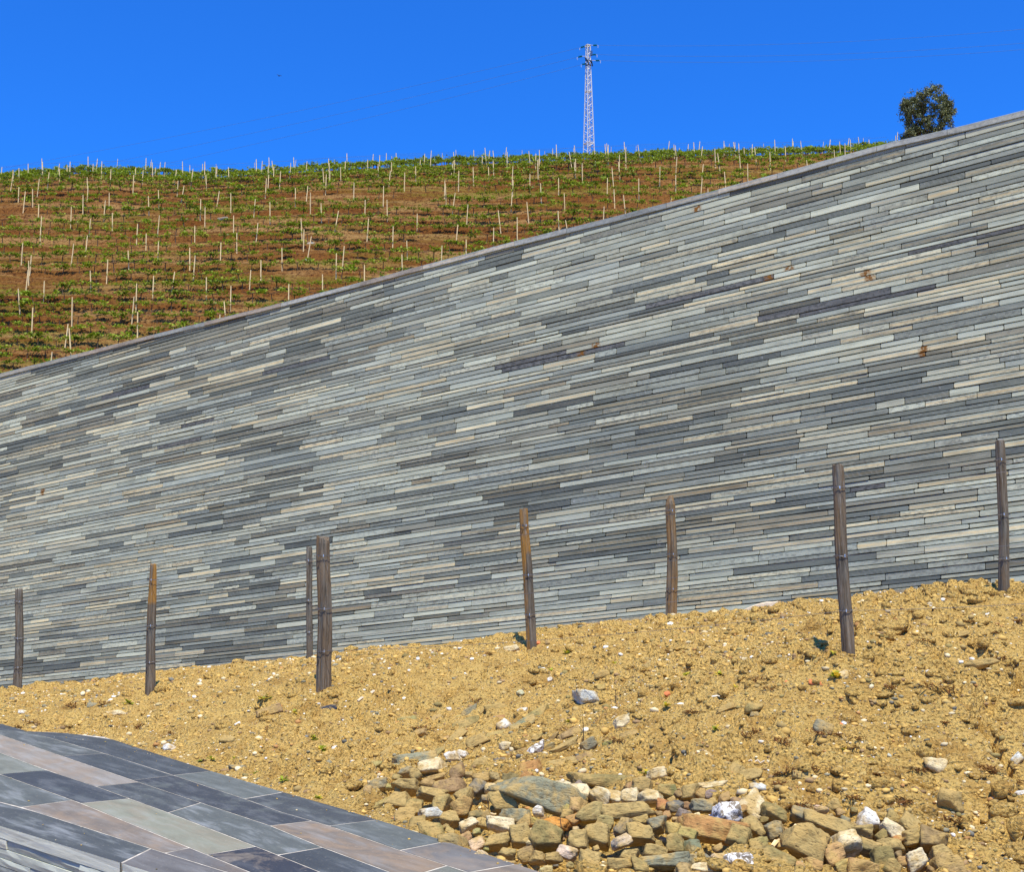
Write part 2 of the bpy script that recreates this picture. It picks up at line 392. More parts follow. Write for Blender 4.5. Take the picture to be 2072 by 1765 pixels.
def bank(x, y):
    """smooth surface incl. medium lumps"""
    z = bank0(x, y)
    far = np.maximum(np.maximum(-16-x, x-11), np.maximum(0, 2.5-y)); wgt = sstep(0, 10, far)
    z = np.clip(z, -1.5, 3.0)
    z = z*(1-wgt) + (-.5 - .03*np.clip(far, 0, 400))*wgt
    rt = sstep(1.0, 3.5, x)*sstep(13, 8.5, y)
    z = z + (.055*fbm2(x*1.1, y*1.1, 3, 3) + rt*(.20*fbm2(x*1.7+7, y*2.0, 4, 6, .55) - .20*np.exp(-(fbm2(x*.8+2, y*1.0, 2, 8)/.045)**2)*1.0)) * sstep(0, .6, dpoly(x, y))
    ins = inpoly(x, y); z = np.where(ins, np.minimum(z, HZ-.12), z)
    return z
def hit(px, py, ymax=24.0):
    d = ray(px, py); ts = np.linspace(5.6, ymax, 900)/d.y
    X = d.x*ts; Y = d.y*ts; Z = CZ + d.z*ts; g = bank(X, Y) - Z
    k = np.nonzero(g > 0)[0]
    if len(k) == 0: return None
    i = k[0]
    if i == 0: t = ts[0]
    else: t = ts[i-1] + (ts[i]-ts[i-1]) * (-g[i-1])/(g[i]-g[i-1]+1e-9)
    return Vector((d.x*t, d.y*t, CZ + d.z*t))
def bnorm(x, y, e=.08):
    a = bank(np.array([x-e, x+e, x, x]), np.array([y, y, y-e, y+e]))
    return Vector((-(a[1]-a[0])/(2*e), -(a[3]-a[2])/(2*e), 1)).normalized()
HEAP = np.array([(h.x, h.y) for h in (hit(*p) or at(p[0], p[1], 6.5) for p in HEAP_PX)])
def heapmask(x, y): return np.where(inpoly(x, y, HEAP), sstep(0, .25, dpoly(x, y, HEAP)), 0)

# ---- ground mesh
def axis(lo, hi, f0, f1, step0, step1, far):
    c = [f0]
    while c[-1] < f1:
        t = (c[-1]-f0)/(f1-f0); c.append(c[-1] + step0 + (step1-step0)*t)
    a = []; v = f0; s_ = step0
    while v > lo: s_ *= 1.35; v -= s_; a.append(v)
    b = []; v = c[-1]; s_ = step1
    while v < hi: s_ *= 1.35; v += s_; b.append(v)
    return np.array(list(reversed(a)) + c + b)
gx = axis(-500, 500, -9.6, 6.6, .026, .026, 0); gy = axis(-500, 60, 5.9, 22.6, .018, .048, 0)
X, Y = np.meshgrid(gx, gy); fine_w = (sstep(-11, -9.6, X)*(1-sstep(6.6, 8, X))*sstep(4.5, 5.9, Y))
Z = bank(X, Y)
dp = dpoly(X, Y); ins = inpoly(X, Y); soft = sstep(.0, .35, dp)*(~ins)
clA, hA = worley2(X/.16+fbm2(X*4, Y*4, 2, 5)*.5, Y/.16, 11); clB, hB = worley2(X/.07, Y/.07, 12); clC, hC = worley2(X/.40, Y/.40, 15)
rough = .45 + .9*sstep(-.25, .45, fbm2(X*.7+5, Y*.7, 2, 21)) + .5*sstep(1, 5, X)
dz = .040*fbm2(X*2.6, Y*2.6, 4, 31) + .060*np.clip(1-clA*1.25, 0, 1)*sstep(.35, .9, hA)*rough + .032*np.clip(1-clB*1.2, 0, 1)*sstep(.3, .9, hB)*rough
hol, hh_ = worley2(X/.55+fbm2(X*3,Y*3,2,85)*.4, Y/.42, 86)
dz += -.085*sstep(.30, .12, hol)*sstep(.72, .82, hh_)
dz += .024*fbm2(X*13, Y*13, 3, 41, .6)*rough - .06*np.clip(.28-clC, 0, 1)/.28*sstep(.7, .9, hC)
# little scarps and hollows
sc = fbm2(X*1.6+3, Y*1.9, 4, 51); dz += -.035*sstep(.0, .02, np.abs(sc)-.0)*0 - .075*np.exp(-(sc/.022)**2)*sstep(.50, .7, vn2(X*.9, Y*.9, 52)*.5+.5)
Z = Z + dz*fine_w*soft - (.24 + .12*fbm2(X*3, Y*3, 3, 81))*heapmask(X, Y)
spill = sstep(.25, .0, dp)*(~ins)*.028*(.4+fbm2(X*5, Y*5, 3, 61)); Z = Z + spill*fine_w
nx, ny = len(gx), len(gy); idx = np.arange(nx*ny).reshape(ny, nx)
Fq = np.stack([idx[:-1,:-1], idx[:-1,1:], idx[1:,1:], idx[1:,:-1]], -1).reshape(-1, 4)
print('ground verts', nx*ny)
g = link('ground', npmesh('ground', np.stack([X, Y, Z], -1).reshape(-1, 3), Fq), [M_soil], smooth=True); tag(g, kind='structure')
_GZ = Z
def gz(x, y):
    i = np.clip(np.searchsorted(gx, x)-1, 0, nx-2); j = np.clip(np.searchsorted(gy, y)-1, 0, ny-2)
    tx = (x-gx[i])/(gx[i+1]-gx[i]); ty = (y-gy[j])/(gy[j+1]-gy[j])
    return (_GZ[j,i]*(1-tx)+_GZ[j,i+1]*tx)*(1-ty)+(_GZ[j+1,i]*(1-tx)+_GZ[j+1,i+1]*tx)*ty

# ================================================================ wall: courses of slate
def build_wall():
    rw = random.Random(11)
    root = empty('slate_wall', wp(-8, 0)); tag(root, 'long retaining wall of thin grey slate courses running across the photo', 'wall')
    inv = -Vector(root.location)
    V = []; Fc = []; mi = []; UV = []; UV2 = []; CC = []; EX = []
    rusts = [wall_hit(*p) for p in ((87,995),(1556,556),(1597,544),(1410,425),(1206,705),(1176,715),(1751,560),(1760,561),(1870,712))]
    darks = [wall_hit(*p) for p in ((1180,712),(1060,735),(590,743),(1760,985),(1740,610),(2040,465),(250,795),(330,905),(1430,592),(420,850))]
    LIGHT = [(.52,.50,.415),(.47,.46,.385),(.58,.55,.44),(.43,.425,.37),(.50,.465,.37)]
    MID = [(.29,.285,.25),(.33,.325,.285),(.25,.255,.235),(.35,.34,.285),(.30,.275,.225)]
    DARK = [(.175,.178,.163),(.195,.197,.178),(.22,.218,.190),(.150,.153,.145)]
    sl = math.tan(R(5.8)); z = -2.6 - 0; tones = {}
    k = 0; zc = -1.2
    zmax = max(topz(S1) - S1*sl, topz(S0) - S0*sl) + .2
    while zc < zmax:
        ch = rw.choice((.048, .056, .062, .065, .071, .082)); s = S0 + rw.random()*.5
        while s < S1:
            L = rw.choice((.35,.55,.7,.85,1.0,1.2,1.5))*rw.uniform(.8, 1.2); s1 = min(s+L, S1)
            sm = (s+s1)/2; zl = zc + sm*sl; tz = topz(sm) - .07; bz = basez(sm) - .35
            gap = .0068
            if zl + ch > bz and zl + .008 < tz and not (zl+ch < bz):
                # tone: clusters along the wall
                fld = float(fbm2(sm*.45, (zc)*2.2, 3, 77)) *.75 + rw.gauss(0, .34)
                if fld > .04: c = rw.choice(LIGHT)
                elif fld > -.36: c = rw.choice(MID)
                else: c = rw.choice(DARK)
                if rw.random() < .10: c = rw.choice(LIGHT)
                j = rw.uniform(.88, 1.12); c = [c[0]*j*1.03, c[1]*j*1.12, c[2]*j*1.01]
                be = rw.choice((.3,.5,.8,1)) if rw.random() < .42 else 0
                saw_ = rw.random()**2; dk = rw.choice((0,0,.15,.3,.5))
                rx = None
                for rs, rz in rusts:
                    if s < rs < s1 and zl - .01 < rz + (sm-rs)*sl*1 - 0 < zl + ch + .01: rx = rs
                for rs, rz in darks:
                    if s < rs < s1 and abs(rz + (sm-rs)*sl - zl - ch/2) < ch*.75: dk = 1; be = 0; saw_ = 0; c = list(rw.choice(DARK))
                o0, o1 = rw.uniform(-.005, .006), rw.uniform(-.005, .006); tilt = rw.uniform(-.003, .003)
                rc = rw.choice((.003, .005, .008, .016)); bv = .0035
                b = len(V); q0, q1, w0, w1 = rw.choice((0,0,.002,.007))*rw.random(), rw.choice((0,0,.002,.007))*rw.random(), rw.choice((0,.003,.006))*rw.random(), rw.choice((0,.003,.006))*rw.random()
                def ring(ins, out):
                    a0, a1, h0, h1 = s+gap/2+ins, s1-gap/2-ins, gap/2+ins, ch-gap/2-ins; r = max(rc-ins, .001)
                    pts = [(a0+r,h0),(a1-r,h0),(a1-r*.3,h0+r*.3),(a1,h0+r),(a1,h1-r),(a1-r*.3,h1-r*.3),(a1-r,h1),(a0+r,h1),(a0+r*.3,h1-r*.3),(a0,h1-r),(a0,h0+r),(a0+r*.3,h0+r*.3)]
                    for (a, h) in pts:
                        tt_ = (a-s)/(s1-s); hf = h/ch; h = h - hf*(q0*(1-tt_)+q1*tt_) + (1-hf)*(w0*(1-tt_)+w1*tt_)
                        zz = zc + a*sl + h; lim = topz(a) - .068
                        zz = min(zz, lim)
                        t = (a-s)/(s1-s); ou = out + o0*(1-t) + o1*t + tilt*(h/ch-.5)
                        V.append(tuple(wp(a, zz, ou) + inv)); UV.append((a + k*3.7, h + k*.31 + s*.77)); UV2.append(((a-rx) if rx is not None else 9.0, h/ch)); CC.append((*c, 1)); EX.append((be, saw_, dk, 1))
                ring(0, -.035); ring(0, -bv); ring(bv, 0)
                for q in range(2):
                    for i in range(12):
                        i2 = (i+1) % 12; Fc.append((b+q*12+i, b+q*12+i2, b+q*12+12+i2, b+q*12+12+i)); mi.append(0)
                Fc.append(tuple(range(b+24, b+36))); mi.append(0)
            s = s1
        zc += ch; k += 1
    me = bpy.data.meshes.new('courses'); me.from_pydata(V, [], Fc); me.update()
    li = np.zeros(len(me.loops), np.int32); me.loops.foreach_get('vertex_index', li)
    for nm, arr in (('uv', UV), ('uv2', UV2)):
        u = me.uv_layers.new(name=nm); u.data.foreach_set('uv', np.asarray(arr, np.float32)[li].ravel())
    for nm, arr in (('col', CC), ('ext', EX)):
        a = me.color_attributes.new(nm, 'FLOAT_COLOR', 'POINT'); a.data.foreach_set('color', np.asarray(arr, np.float32).ravel())
    link('courses', me, [M_slate], root); print('wall verts', len(V))
    # solid core behind the facing
    mb = MB(); ss = np.linspace(S0, S1, 60); Vc = []
    for s in ss:
        tz = topz(s) - .075
        for z_, o_ in ((-2.5, -.03), (tz, -.03), (tz, -.55), (-2.5, -.55)): Vc.append(wp(s, z_, o_ + (z_*BT if o_ < -.1 else 0)) + inv)
    n = len(ss); Fb = [(i*4+j, i*4+(j+1) % 4, (i+1)*4+(j+1) % 4, (i+1)*4+j) for i in range(n-1) for j in range(4)] + [(0,1,2,3), tuple(range(n*4-1, n*4-5, -1))]
    mb.add(Vc, Fb); mb.build('core', M_joint, root)
    # coping
    V = []; Fc = []; UV = []; UV2 = []; CC = []; EX = []; s = S0
    while s < S1:
        L = rw.uniform(.7, 1.7); s1 = s+L; c = rw.choice([(.40,.42,.37),(.46,.47,.41),(.36,.38,.34),(.49,.49,.42),(.46,.40,.31)]); j = rw.uniform(.9,1.1); c = [q*j for q in c]
        b = len(V); ov = .022 + rw.uniform(-.005,.007); th = .070 + rw.uniform(-.004,.006)
        m_ = 5; bv = .006; be = rw.choice((0,.2,.6))
        for i in range(m_):
            a = s+.003 + (L-.006)*i/(m_-1); t0 = topz(a) + rw.uniform(-.0015,.0015)
            for zz, oo in ((t0-th, -.40),(t0-th, ov-bv),(t0-th+bv, ov),(t0-bv, ov),(t0, ov-bv),(t0, -.40)):
                V.append(tuple(wp(a, zz, oo) + inv)); UV.append((a, zz-t0)); UV2.append((9.0, (zz-t0)/th+1)); CC.append((*c,1)); EX.append((be, rw.random()*.5, .35, 1))
        for i in range(m_-1):
            for q in range(6): q2 = (q+1) % 6; Fc.append((b+i*6+q, b+(i+1)*6+q, b+(i+1)*6+q2, b+i*6+q2))
        Fc.append(tuple(b+q for q in range(6))); Fc.append(tuple(b+(m_-1)*6+q for q in reversed(range(6))))
        s = s1
    me = bpy.data.meshes.new('coping'); me.from_pydata(V, [], Fc); me.update()
    li = np.zeros(len(me.loops), np.int32); me.loops.foreach_get('vertex_index', li)
    for nm, arr in (('uv', UV), ('uv2', UV2)):
        u = me.uv_layers.new(name=nm); u.data.foreach_set('uv', np.asarray(arr, np.float32)[li].ravel())
    for nm, arr in (('col', CC), ('ext', EX)):
        a = me.color_attributes.new(nm, 'FLOAT_COLOR', 'POINT'); a.data.foreach_set('color', np.asarray(arr, np.float32).ravel())
    link('coping', me, [M_slate], root)
build_wall()

# ================================================================ hill
def wall_y(x): return B0.y + (x - B0.x)/E.x*E.y
def wall_s(x): return (x - B0.x)/E.x
def Hd(D):
    D = np.asarray(D, float); a = np.clip(D-100, 0, 40)
    z = 13.4 + .575*(np.clip(D, 66, 100)-70) + .575*a - (.575-.16)/40*a*a/2
    return np.where(D > 140, z + .16*(np.minimum(D, 170)-140) - .15*np.clip(D-170, 0, 1e4), z)
sky_px = [(-200,372),(0,362),(100,354),(230,349),(330,350),(420,357),(560,349),(700,341),(850,332),(1000,327),(1200,319),(1400,316),(1550,311),(1700,303),(1800,296),(1900,285),(2300,262)]
DS = 126.0; SKX = []; SKG = []
for px, py in sky_px:
    q = at(px, py + 5, DS); SKX.append(q.x); SKG.append(q.z - float(Hd(DS)))
print('sky g', [round(v, 2) for v in SKG])
def hill(x, y):
    x = np.asarray(x, float); y = np.asarray(y, float)
    yw = wall_y(np.clip(x, -26, 12)); zt = ext(TS, TZ, wall_s(np.clip(x, -26, 12))) - .10
    t = np.clip((y-yw)/(70-yw), 0, 1); low = zt + (12.9-zt)*t - 1.6*np.sin(np.pi*t)**1
    z = np.where(y < 66, low, 0); zu = Hd(y); k = sstep(60, 72, y)
    z = low*(1-k) + zu*k
    z = z + np.interp(x, SKX, SKG)*sstep(66, 122, y)
    z = z + .35*fbm2(x*.05, y*.07, 3, 91)*sstep(30, 70, y)
    # narrow benches that the vine rows stand on
    z = z + .12*np.sin(2*np.pi*(y + 1.0*fbm2(x*.04, y*.02, 2, 95))/1.75)*sstep(60, 70, y)*(1-sstep(118, 124, y))
    return z
hx = np.concatenate([np.linspace(-600, -75, 30)[:-1], np.arange(-75, 60, .32), np.linspace(60, 600, 30)])
tv = np.concatenate([np.linspace(0, .98, 30), np.linspace(1, 1.0001, 1)])
rows = []
hyv = np.concatenate([np.arange(62, 130, .24), np.arange(130, 180, 2.0), np.linspace(182, 900, 20)])
HX, HT = np.meshgrid(hx, np.concatenate([np.linspace(0, 1, 26)[:-1]*1.0 - 1, hyv]))
yw = wall_y(np.clip(HX, -26, 12)) + 1.0
HY = np.where(HT < 1, yw + (HT+1)*(62-yw), HT)
HZz = hill(HX, HY)
mm = sstep(64, 70, HY)*(1-sstep(126, 132, HY))
HZz = HZz + mm*(.09*fbm2(HX*.9, HY*.9, 4, 97) + .05*fbm2(HX*3, HY*3, 3, 98))
ny_, nx_ = HX.shape; idx = np.arange(nx_*ny_).reshape(ny_, nx_)
Fq = np.stack([idx[:-1,:-1], idx[:-1,1:], idx[1:,1:], idx[1:,:-1]], -1).reshape(-1, 4)
# skirt along the front edge
V = np.stack([HX, HY, HZz], -1).reshape(-1, 3); sk = V[:nx_].copy(); sk[:,2] = -4; base = len(V); V = np.vstack([V, sk])
ii = np.arange(nx_-1); Fq = np.vstack([Fq, np.stack([base+ii, base+ii+1, ii+1, ii], -1)])
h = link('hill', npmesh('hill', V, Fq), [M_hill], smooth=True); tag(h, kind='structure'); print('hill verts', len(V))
def topline_py(px): return float(np.interp(px, [p[0] for p in top_px], [p[1] for p in top_px]))

# ================================================================ vines and stakes
def leaf_quads(rs, cen, size, cols, up=.5):
    n = len(cen); d = rs.normal(size=(n, 3)); d[:,2] = np.abs(d[:,2])*1 + up; d /= np.linalg.norm(d, axis=1)[:,None]
    a = np.cross(d, rs.normal(size=(n, 3))); a /= np.linalg.norm(a, axis=1)[:,None]; b = np.cross(d, a)
    s = (size*rs.uniform(.6, 1.3, n))[:,None]
    V = np.stack([cen - a*s, cen - b*s*.8 , cen + a*s, cen + b*s*.8], 1).reshape(-1, 3)
    Fc = np.arange(n*4).reshape(n, 4); return V, Fc, np.repeat(cols, 4, 0)
rs = np.random.RandomState(5)
def vine_variant(i, dense):
    nl = 78 if not dense else 96; w_ = rs.uniform(.58, .80); hz = rs.uniform(.48, .64)
    k = rs.randint(4, 7); cc = np.stack([rs.uniform(-w_, w_, k), rs.uniform(-.12, .12, k), hz + rs.uniform(-.07, .09, k)], -1)
    cen = cc[rs.randint(0, k, nl)] + rs.normal(size=(nl, 3))*np.array([.17, .10, .075])
    g_ = rs.uniform(0, 1, nl)[:,None]; base_c = np.array([[.15, .24, .010]])*(1-g_) + np.array([[.39, .48, .025]])*g_
    base_c = base_c*rs.uniform(.7, 1.1); V, Fc, cl = leaf_quads(rs, cen, .082, base_c)
    mb = MB(); x0 = rs.uniform(-.1, .1)
    mb.tube([(0,0,-.15),(x0*.6,0,hz*.45),(x0,0,hz*.85)], [.032,.028,.022], 4)
    mb.tube([(x0,0,hz*.82),(w_*.5,0,hz*.95),(w_*.9,0,hz*.93)], [.022,.016,.010], 4); mb.tube([(x0,0,hz*.82),(-w_*.5,0,hz*.93),(-w_*.9,0,hz*.95)], [.022,.016,.010], 4)
    tv_ = np.array(mb.v); tf = [f for f in mb.f if len(f) == 4]; b = len(V)
    V = np.vstack([V, tv_]); Fc = np.vstack([Fc, np.array(tf)+b]); cl = np.vstack([cl, np.tile([[.07,.05,.03]], (len(tv_), 1))])
    mi = np.array([0]*nl + [1]*len(tf)); return V, Fc, cl, mi
VAR = [vine_variant(i, i % 2) for i in range(12)]
VM = []
for i, (V, Fc, cl, mi) in enumerate(VAR):
    me = npmesh('vine_plant', V, Fc, col=np.hstack([cl, np.ones((len(cl), 1))]), mat_idx=mi); me.materials.append(M_leaf); me.materials.append(M_bark); VM.append(me)
ORD = ['zeroth','first','second','third','fourth','fifth','sixth','seventh','eighth','ninth','tenth','eleventh','twelfth','thirteenth','fourteenth','fifteenth','sixteenth','seventeenth','eighteenth','nineteenth']
TENS = {2:('twenty','twentieth'),3:('thirty','thirtieth'),4:('forty','fortieth'),5:('fifty','fiftieth'),6:('sixty','sixtieth'),7:('seventy','seventieth'),8:('eighty','eightieth'),9:('ninety','ninetieth')}
def ordn(n):
    if n < 20: return ORD[n]
    return TENS[n//10][1] if n % 10 == 0 else TENS[n//10][0] + '-' + ORD[n % 10]
rowD = []; D = 67.5
while D < 127.5:
    rowD.append(D); D += 1.75 if D < 84 else (1.95 if D < 112 else 1.5)
vines = []; stakes = []
for r_, D0 in enumerate(rowD):
    x = -.44*D0 + rnd.uniform(0, 1)
    dens = .97 if D0 < 108 else .95
    rowseed = rnd.random()*50
    while x < .34*D0:
        y = D0 + .5*math.sin(x/17 + D0*.05) + rnd.uniform(-.08, .08)
        p = (x, y, float(hill(x, y))); px, py = proj((x, y, p[2]+.8))
        vis = px > -70 and px < 1900 and py < topline_py(px) + 45
        gapn = float(vn2(x*.22+rowseed, r_*3.1, 3))
        if vis and rnd.random() < dens and (gapn > -.66 or D0 > 108): vines.append([px, py, p, r_])
        x += rnd.uniform(1.0, 1.4) if D0 < 108 else rnd.uniform(.95, 1.35)
    x = -.44*D0 + rnd.uniform(0, 6)
    while x < .36*D0:
        y = D0 + .5*math.sin(x/17 + D0*.05) + rnd.uniform(-.25, .25)
        p = (x, y, float(hill(x, y))); px, py = proj((x, y, p[2]+1.3))
        if px > -60 and px < 1880 and py < topline_py(px) + 30: stakes.append([px, py, p, r_])
        x += rnd.uniform(3.2, 8.0) if D0 < 112 else rnd.uniform(3.6, 7)
print('vines', len(vines), 'stakes', len(stakes))
def inview(q): return 0 < q[0] < 2072 and q[1] < topline_py(q[0]) - 2
NR_ = len(rowD)
def rank(lst):
    lst.sort(key=lambda q: (not inview(q), q[2][1])); by = {}
    for q in sorted([q for q in lst if inview(q)], key=lambda q: q[0]):
        by[q[3]] = by.get(q[3], 0) + 1; q.append(by[q[3]])
rank(vines); rank(stakes)
def vine_xf(q):
    s_ = rnd.uniform(.8, 1.25)*(1.0 if q[2][1] < 120 else .9); return s_, rnd.uniform(-.35, .35) + (math.pi if rnd.random() < .5 else 0)
NIND = 296
stV = []; stF = []; stC = []; stM = []; off = 0
for i, q in enumerate(vines):
    s_, rz = vine_xf(q); k = rnd.randrange(12)
    if i < NIND and len(q) > 4:
        o = bpy.data.objects.new('vine_plant', VM[k]); COL.objects.link(o); o.location = q[2]; o.rotation_euler = (0, 0, rz); o.scale = (s_,)*3
        tag(o, f'leafy green grapevine, {ordn(q[4])} from the left in the {ordn(NR_-q[3])} vine row below the skyline', 'grapevine', 'grapevines on the hillside')
    else:
        V, Fc, cl, mi = VAR[k]; c, s2 = math.cos(rz)*s_, math.sin(rz)*s_
        W = np.stack([V[:,0]*c-V[:,1]*s2, V[:,0]*s2+V[:,1]*c, V[:,2]*s_], -1) + np.array(q[2])
        stV.append(W); stF.append(Fc+off); stC.append(cl*rnd.uniform(.85,1.1)); stM.append(mi); off += len(V)
cl = np.vstack(stC); me = npmesh('distant_vines', np.vstack(stV), np.vstack(stF), col=np.hstack([cl, np.ones((len(cl), 1))]), mat_idx=np.concatenate(stM))
o = link('distant_vines', me, [M_leaf, M_bark]); tag(o, 'dense green vine foliage of the upper rows below the skyline', 'vines', kind='stuff')
# stakes
def stake_mesh(seed, h=1.0):
    r = random.Random(seed); mb = MB(); bx, by = r.uniform(-.02,.02), r.uniform(-.02,.02)
    mb.tube([(0,0,-.3),(bx*.5,by*.5,.5),(bx,by,1.0),(bx*1.4,by,1.55)], [.045,.043,.040,.034], 5); me = mb.mesh('vine_stake'); me.materials.append(M_stake); return me
SM = [stake_mesh(i) for i in range(6)]; extra = MB()
for i, q in enumerate(stakes):
    tx, ty = rnd.gauss(0, .035), rnd.gauss(0, .045)
    if rnd.random() < .08: ty = rnd.choice((-1, 1))*rnd.uniform(.09, .16)
    sc_ = rnd.uniform(.85, 1.2)
    if q[2][1] > 117 and rnd.random() < .55: continue
    me = SM[i % 6]
    if i < NIND and len(q) > 4:
        o = bpy.data.objects.new('vine_stake', me); COL.objects.link(o); o.location = q[2]; o.rotation_euler = (tx, ty, 0); o.scale = (1, 1, sc_)
        lean = ' right-leaning' if ty > .07 else (' left-leaning' if ty < -.07 else ' upright')
        tag(o, f'pale{lean} wooden stake, {ordn(q[4])} from left in the {ordn(NR_-q[3])} vine row below the skyline', 'stake', 'stakes among the vines')
    else:
        Mx = Matrix.Translation(q[2]) @ Matrix.Rotation(ty, 4, 'Y') @ Matrix.Rotation(tx, 4, 'X') @ Matrix.Diagonal((.65,.65,sc_*.92,1))
        extra.add([Mx @ v.co for v in me.vertices], [tuple(p.vertices) for p in me.polygons])
if extra.v:
    o = extra.build('distant_stakes', M_stake); tag(o, 'thin pale stakes standing in the vine rows along the skyline', 'stakes', kind='stuff')
# loose grey stones and fallen sticks lying between the vine rows
def make_ico():
    bm = bmesh.new(); bmesh.ops.create_icosphere(bm, subdivisions=4, radius=1); v = np.array([x.co[:] for x in bm.verts]); f = np.array([[y.index for y in x.verts] for x in bm.faces]); bm.free()
    bm = bmesh.new(); bmesh.ops.create_icosphere(bm, subdivisions=3, radius=1); v3 = np.array([x.co[:] for x in bm.verts]); f3 = np.array([[y.index for y in x.verts] for x in bm.faces]); bm.free()
    bm = bmesh.new(); bmesh.ops.create_icosphere(bm, subdivisions=1, radius=1); v1 = np.array([x.co[:] for x in bm.verts]); f1 = np.array([[y.index for y in x.verts] for x in bm.faces]); bm.free()
    return v, f, v3, f3, v1, f1
ICO4, IF4, ICO3, IF3, ICO1, IF1 = make_ico()
def rock_shape(base, seed, n=9, p=70, rough=1.0):
    r = np.random.RandomState(seed); k = max(3, n-4); N0 = r.normal(size=(k, 3)); N0 /= np.linalg.norm(N0, axis=1)[:,None]
    B_ = np.array([[1,0,0],[-1,0,0],[0,1,0],[0,-1,0],[0,0,1],[0,0,-1]], float) + r.normal(size=(6, 3))*.22; B_ /= np.linalg.norm(B_, axis=1)[:,None]
    N = np.vstack([B_, N0]); d = np.concatenate([r.uniform(.58, .80, 6), r.uniform(.72, 1.0, k)])
    dots = np.maximum(base @ N.T, 1e-4)/d; rad = 1/dots.max(1); rad = np.clip(rad, .45, 1.35)
    V = base*rad[:,None]; V = V*(1 + rough*(.07*vn3(base*2.2+seed, seed) + .035*vn3(base*6+seed, seed+1) + .02*vn3(base*14, seed+2)))[:,None]
    return V/np.abs(V).max(0)
for i, (px, py, Dh, a, nm) in enumerate(((448,592-0,98,.5,'pale grey stone lying between vine rows, left of two stakes'),(628,604,92,.35,'dark round stone lying on red soil between vine rows'),(620,700-60,88,.3,'small grey stone on the tan patch between vine rows'))):
    pt = at(px, py, Dh); V = rock_shape(ICO3, 900+i)*np.array([a, a*.6, a*.4]); me = npmesh('hill_stone', V, IF3, 3); o = link('hill_stone', me, [M_rock])
    o.location = (pt.x, Dh, float(hill(pt.x, Dh))+.08); o.color = (.35,.34,.3,1); tag(o, nm, 'stone', 'stones on the hillside')

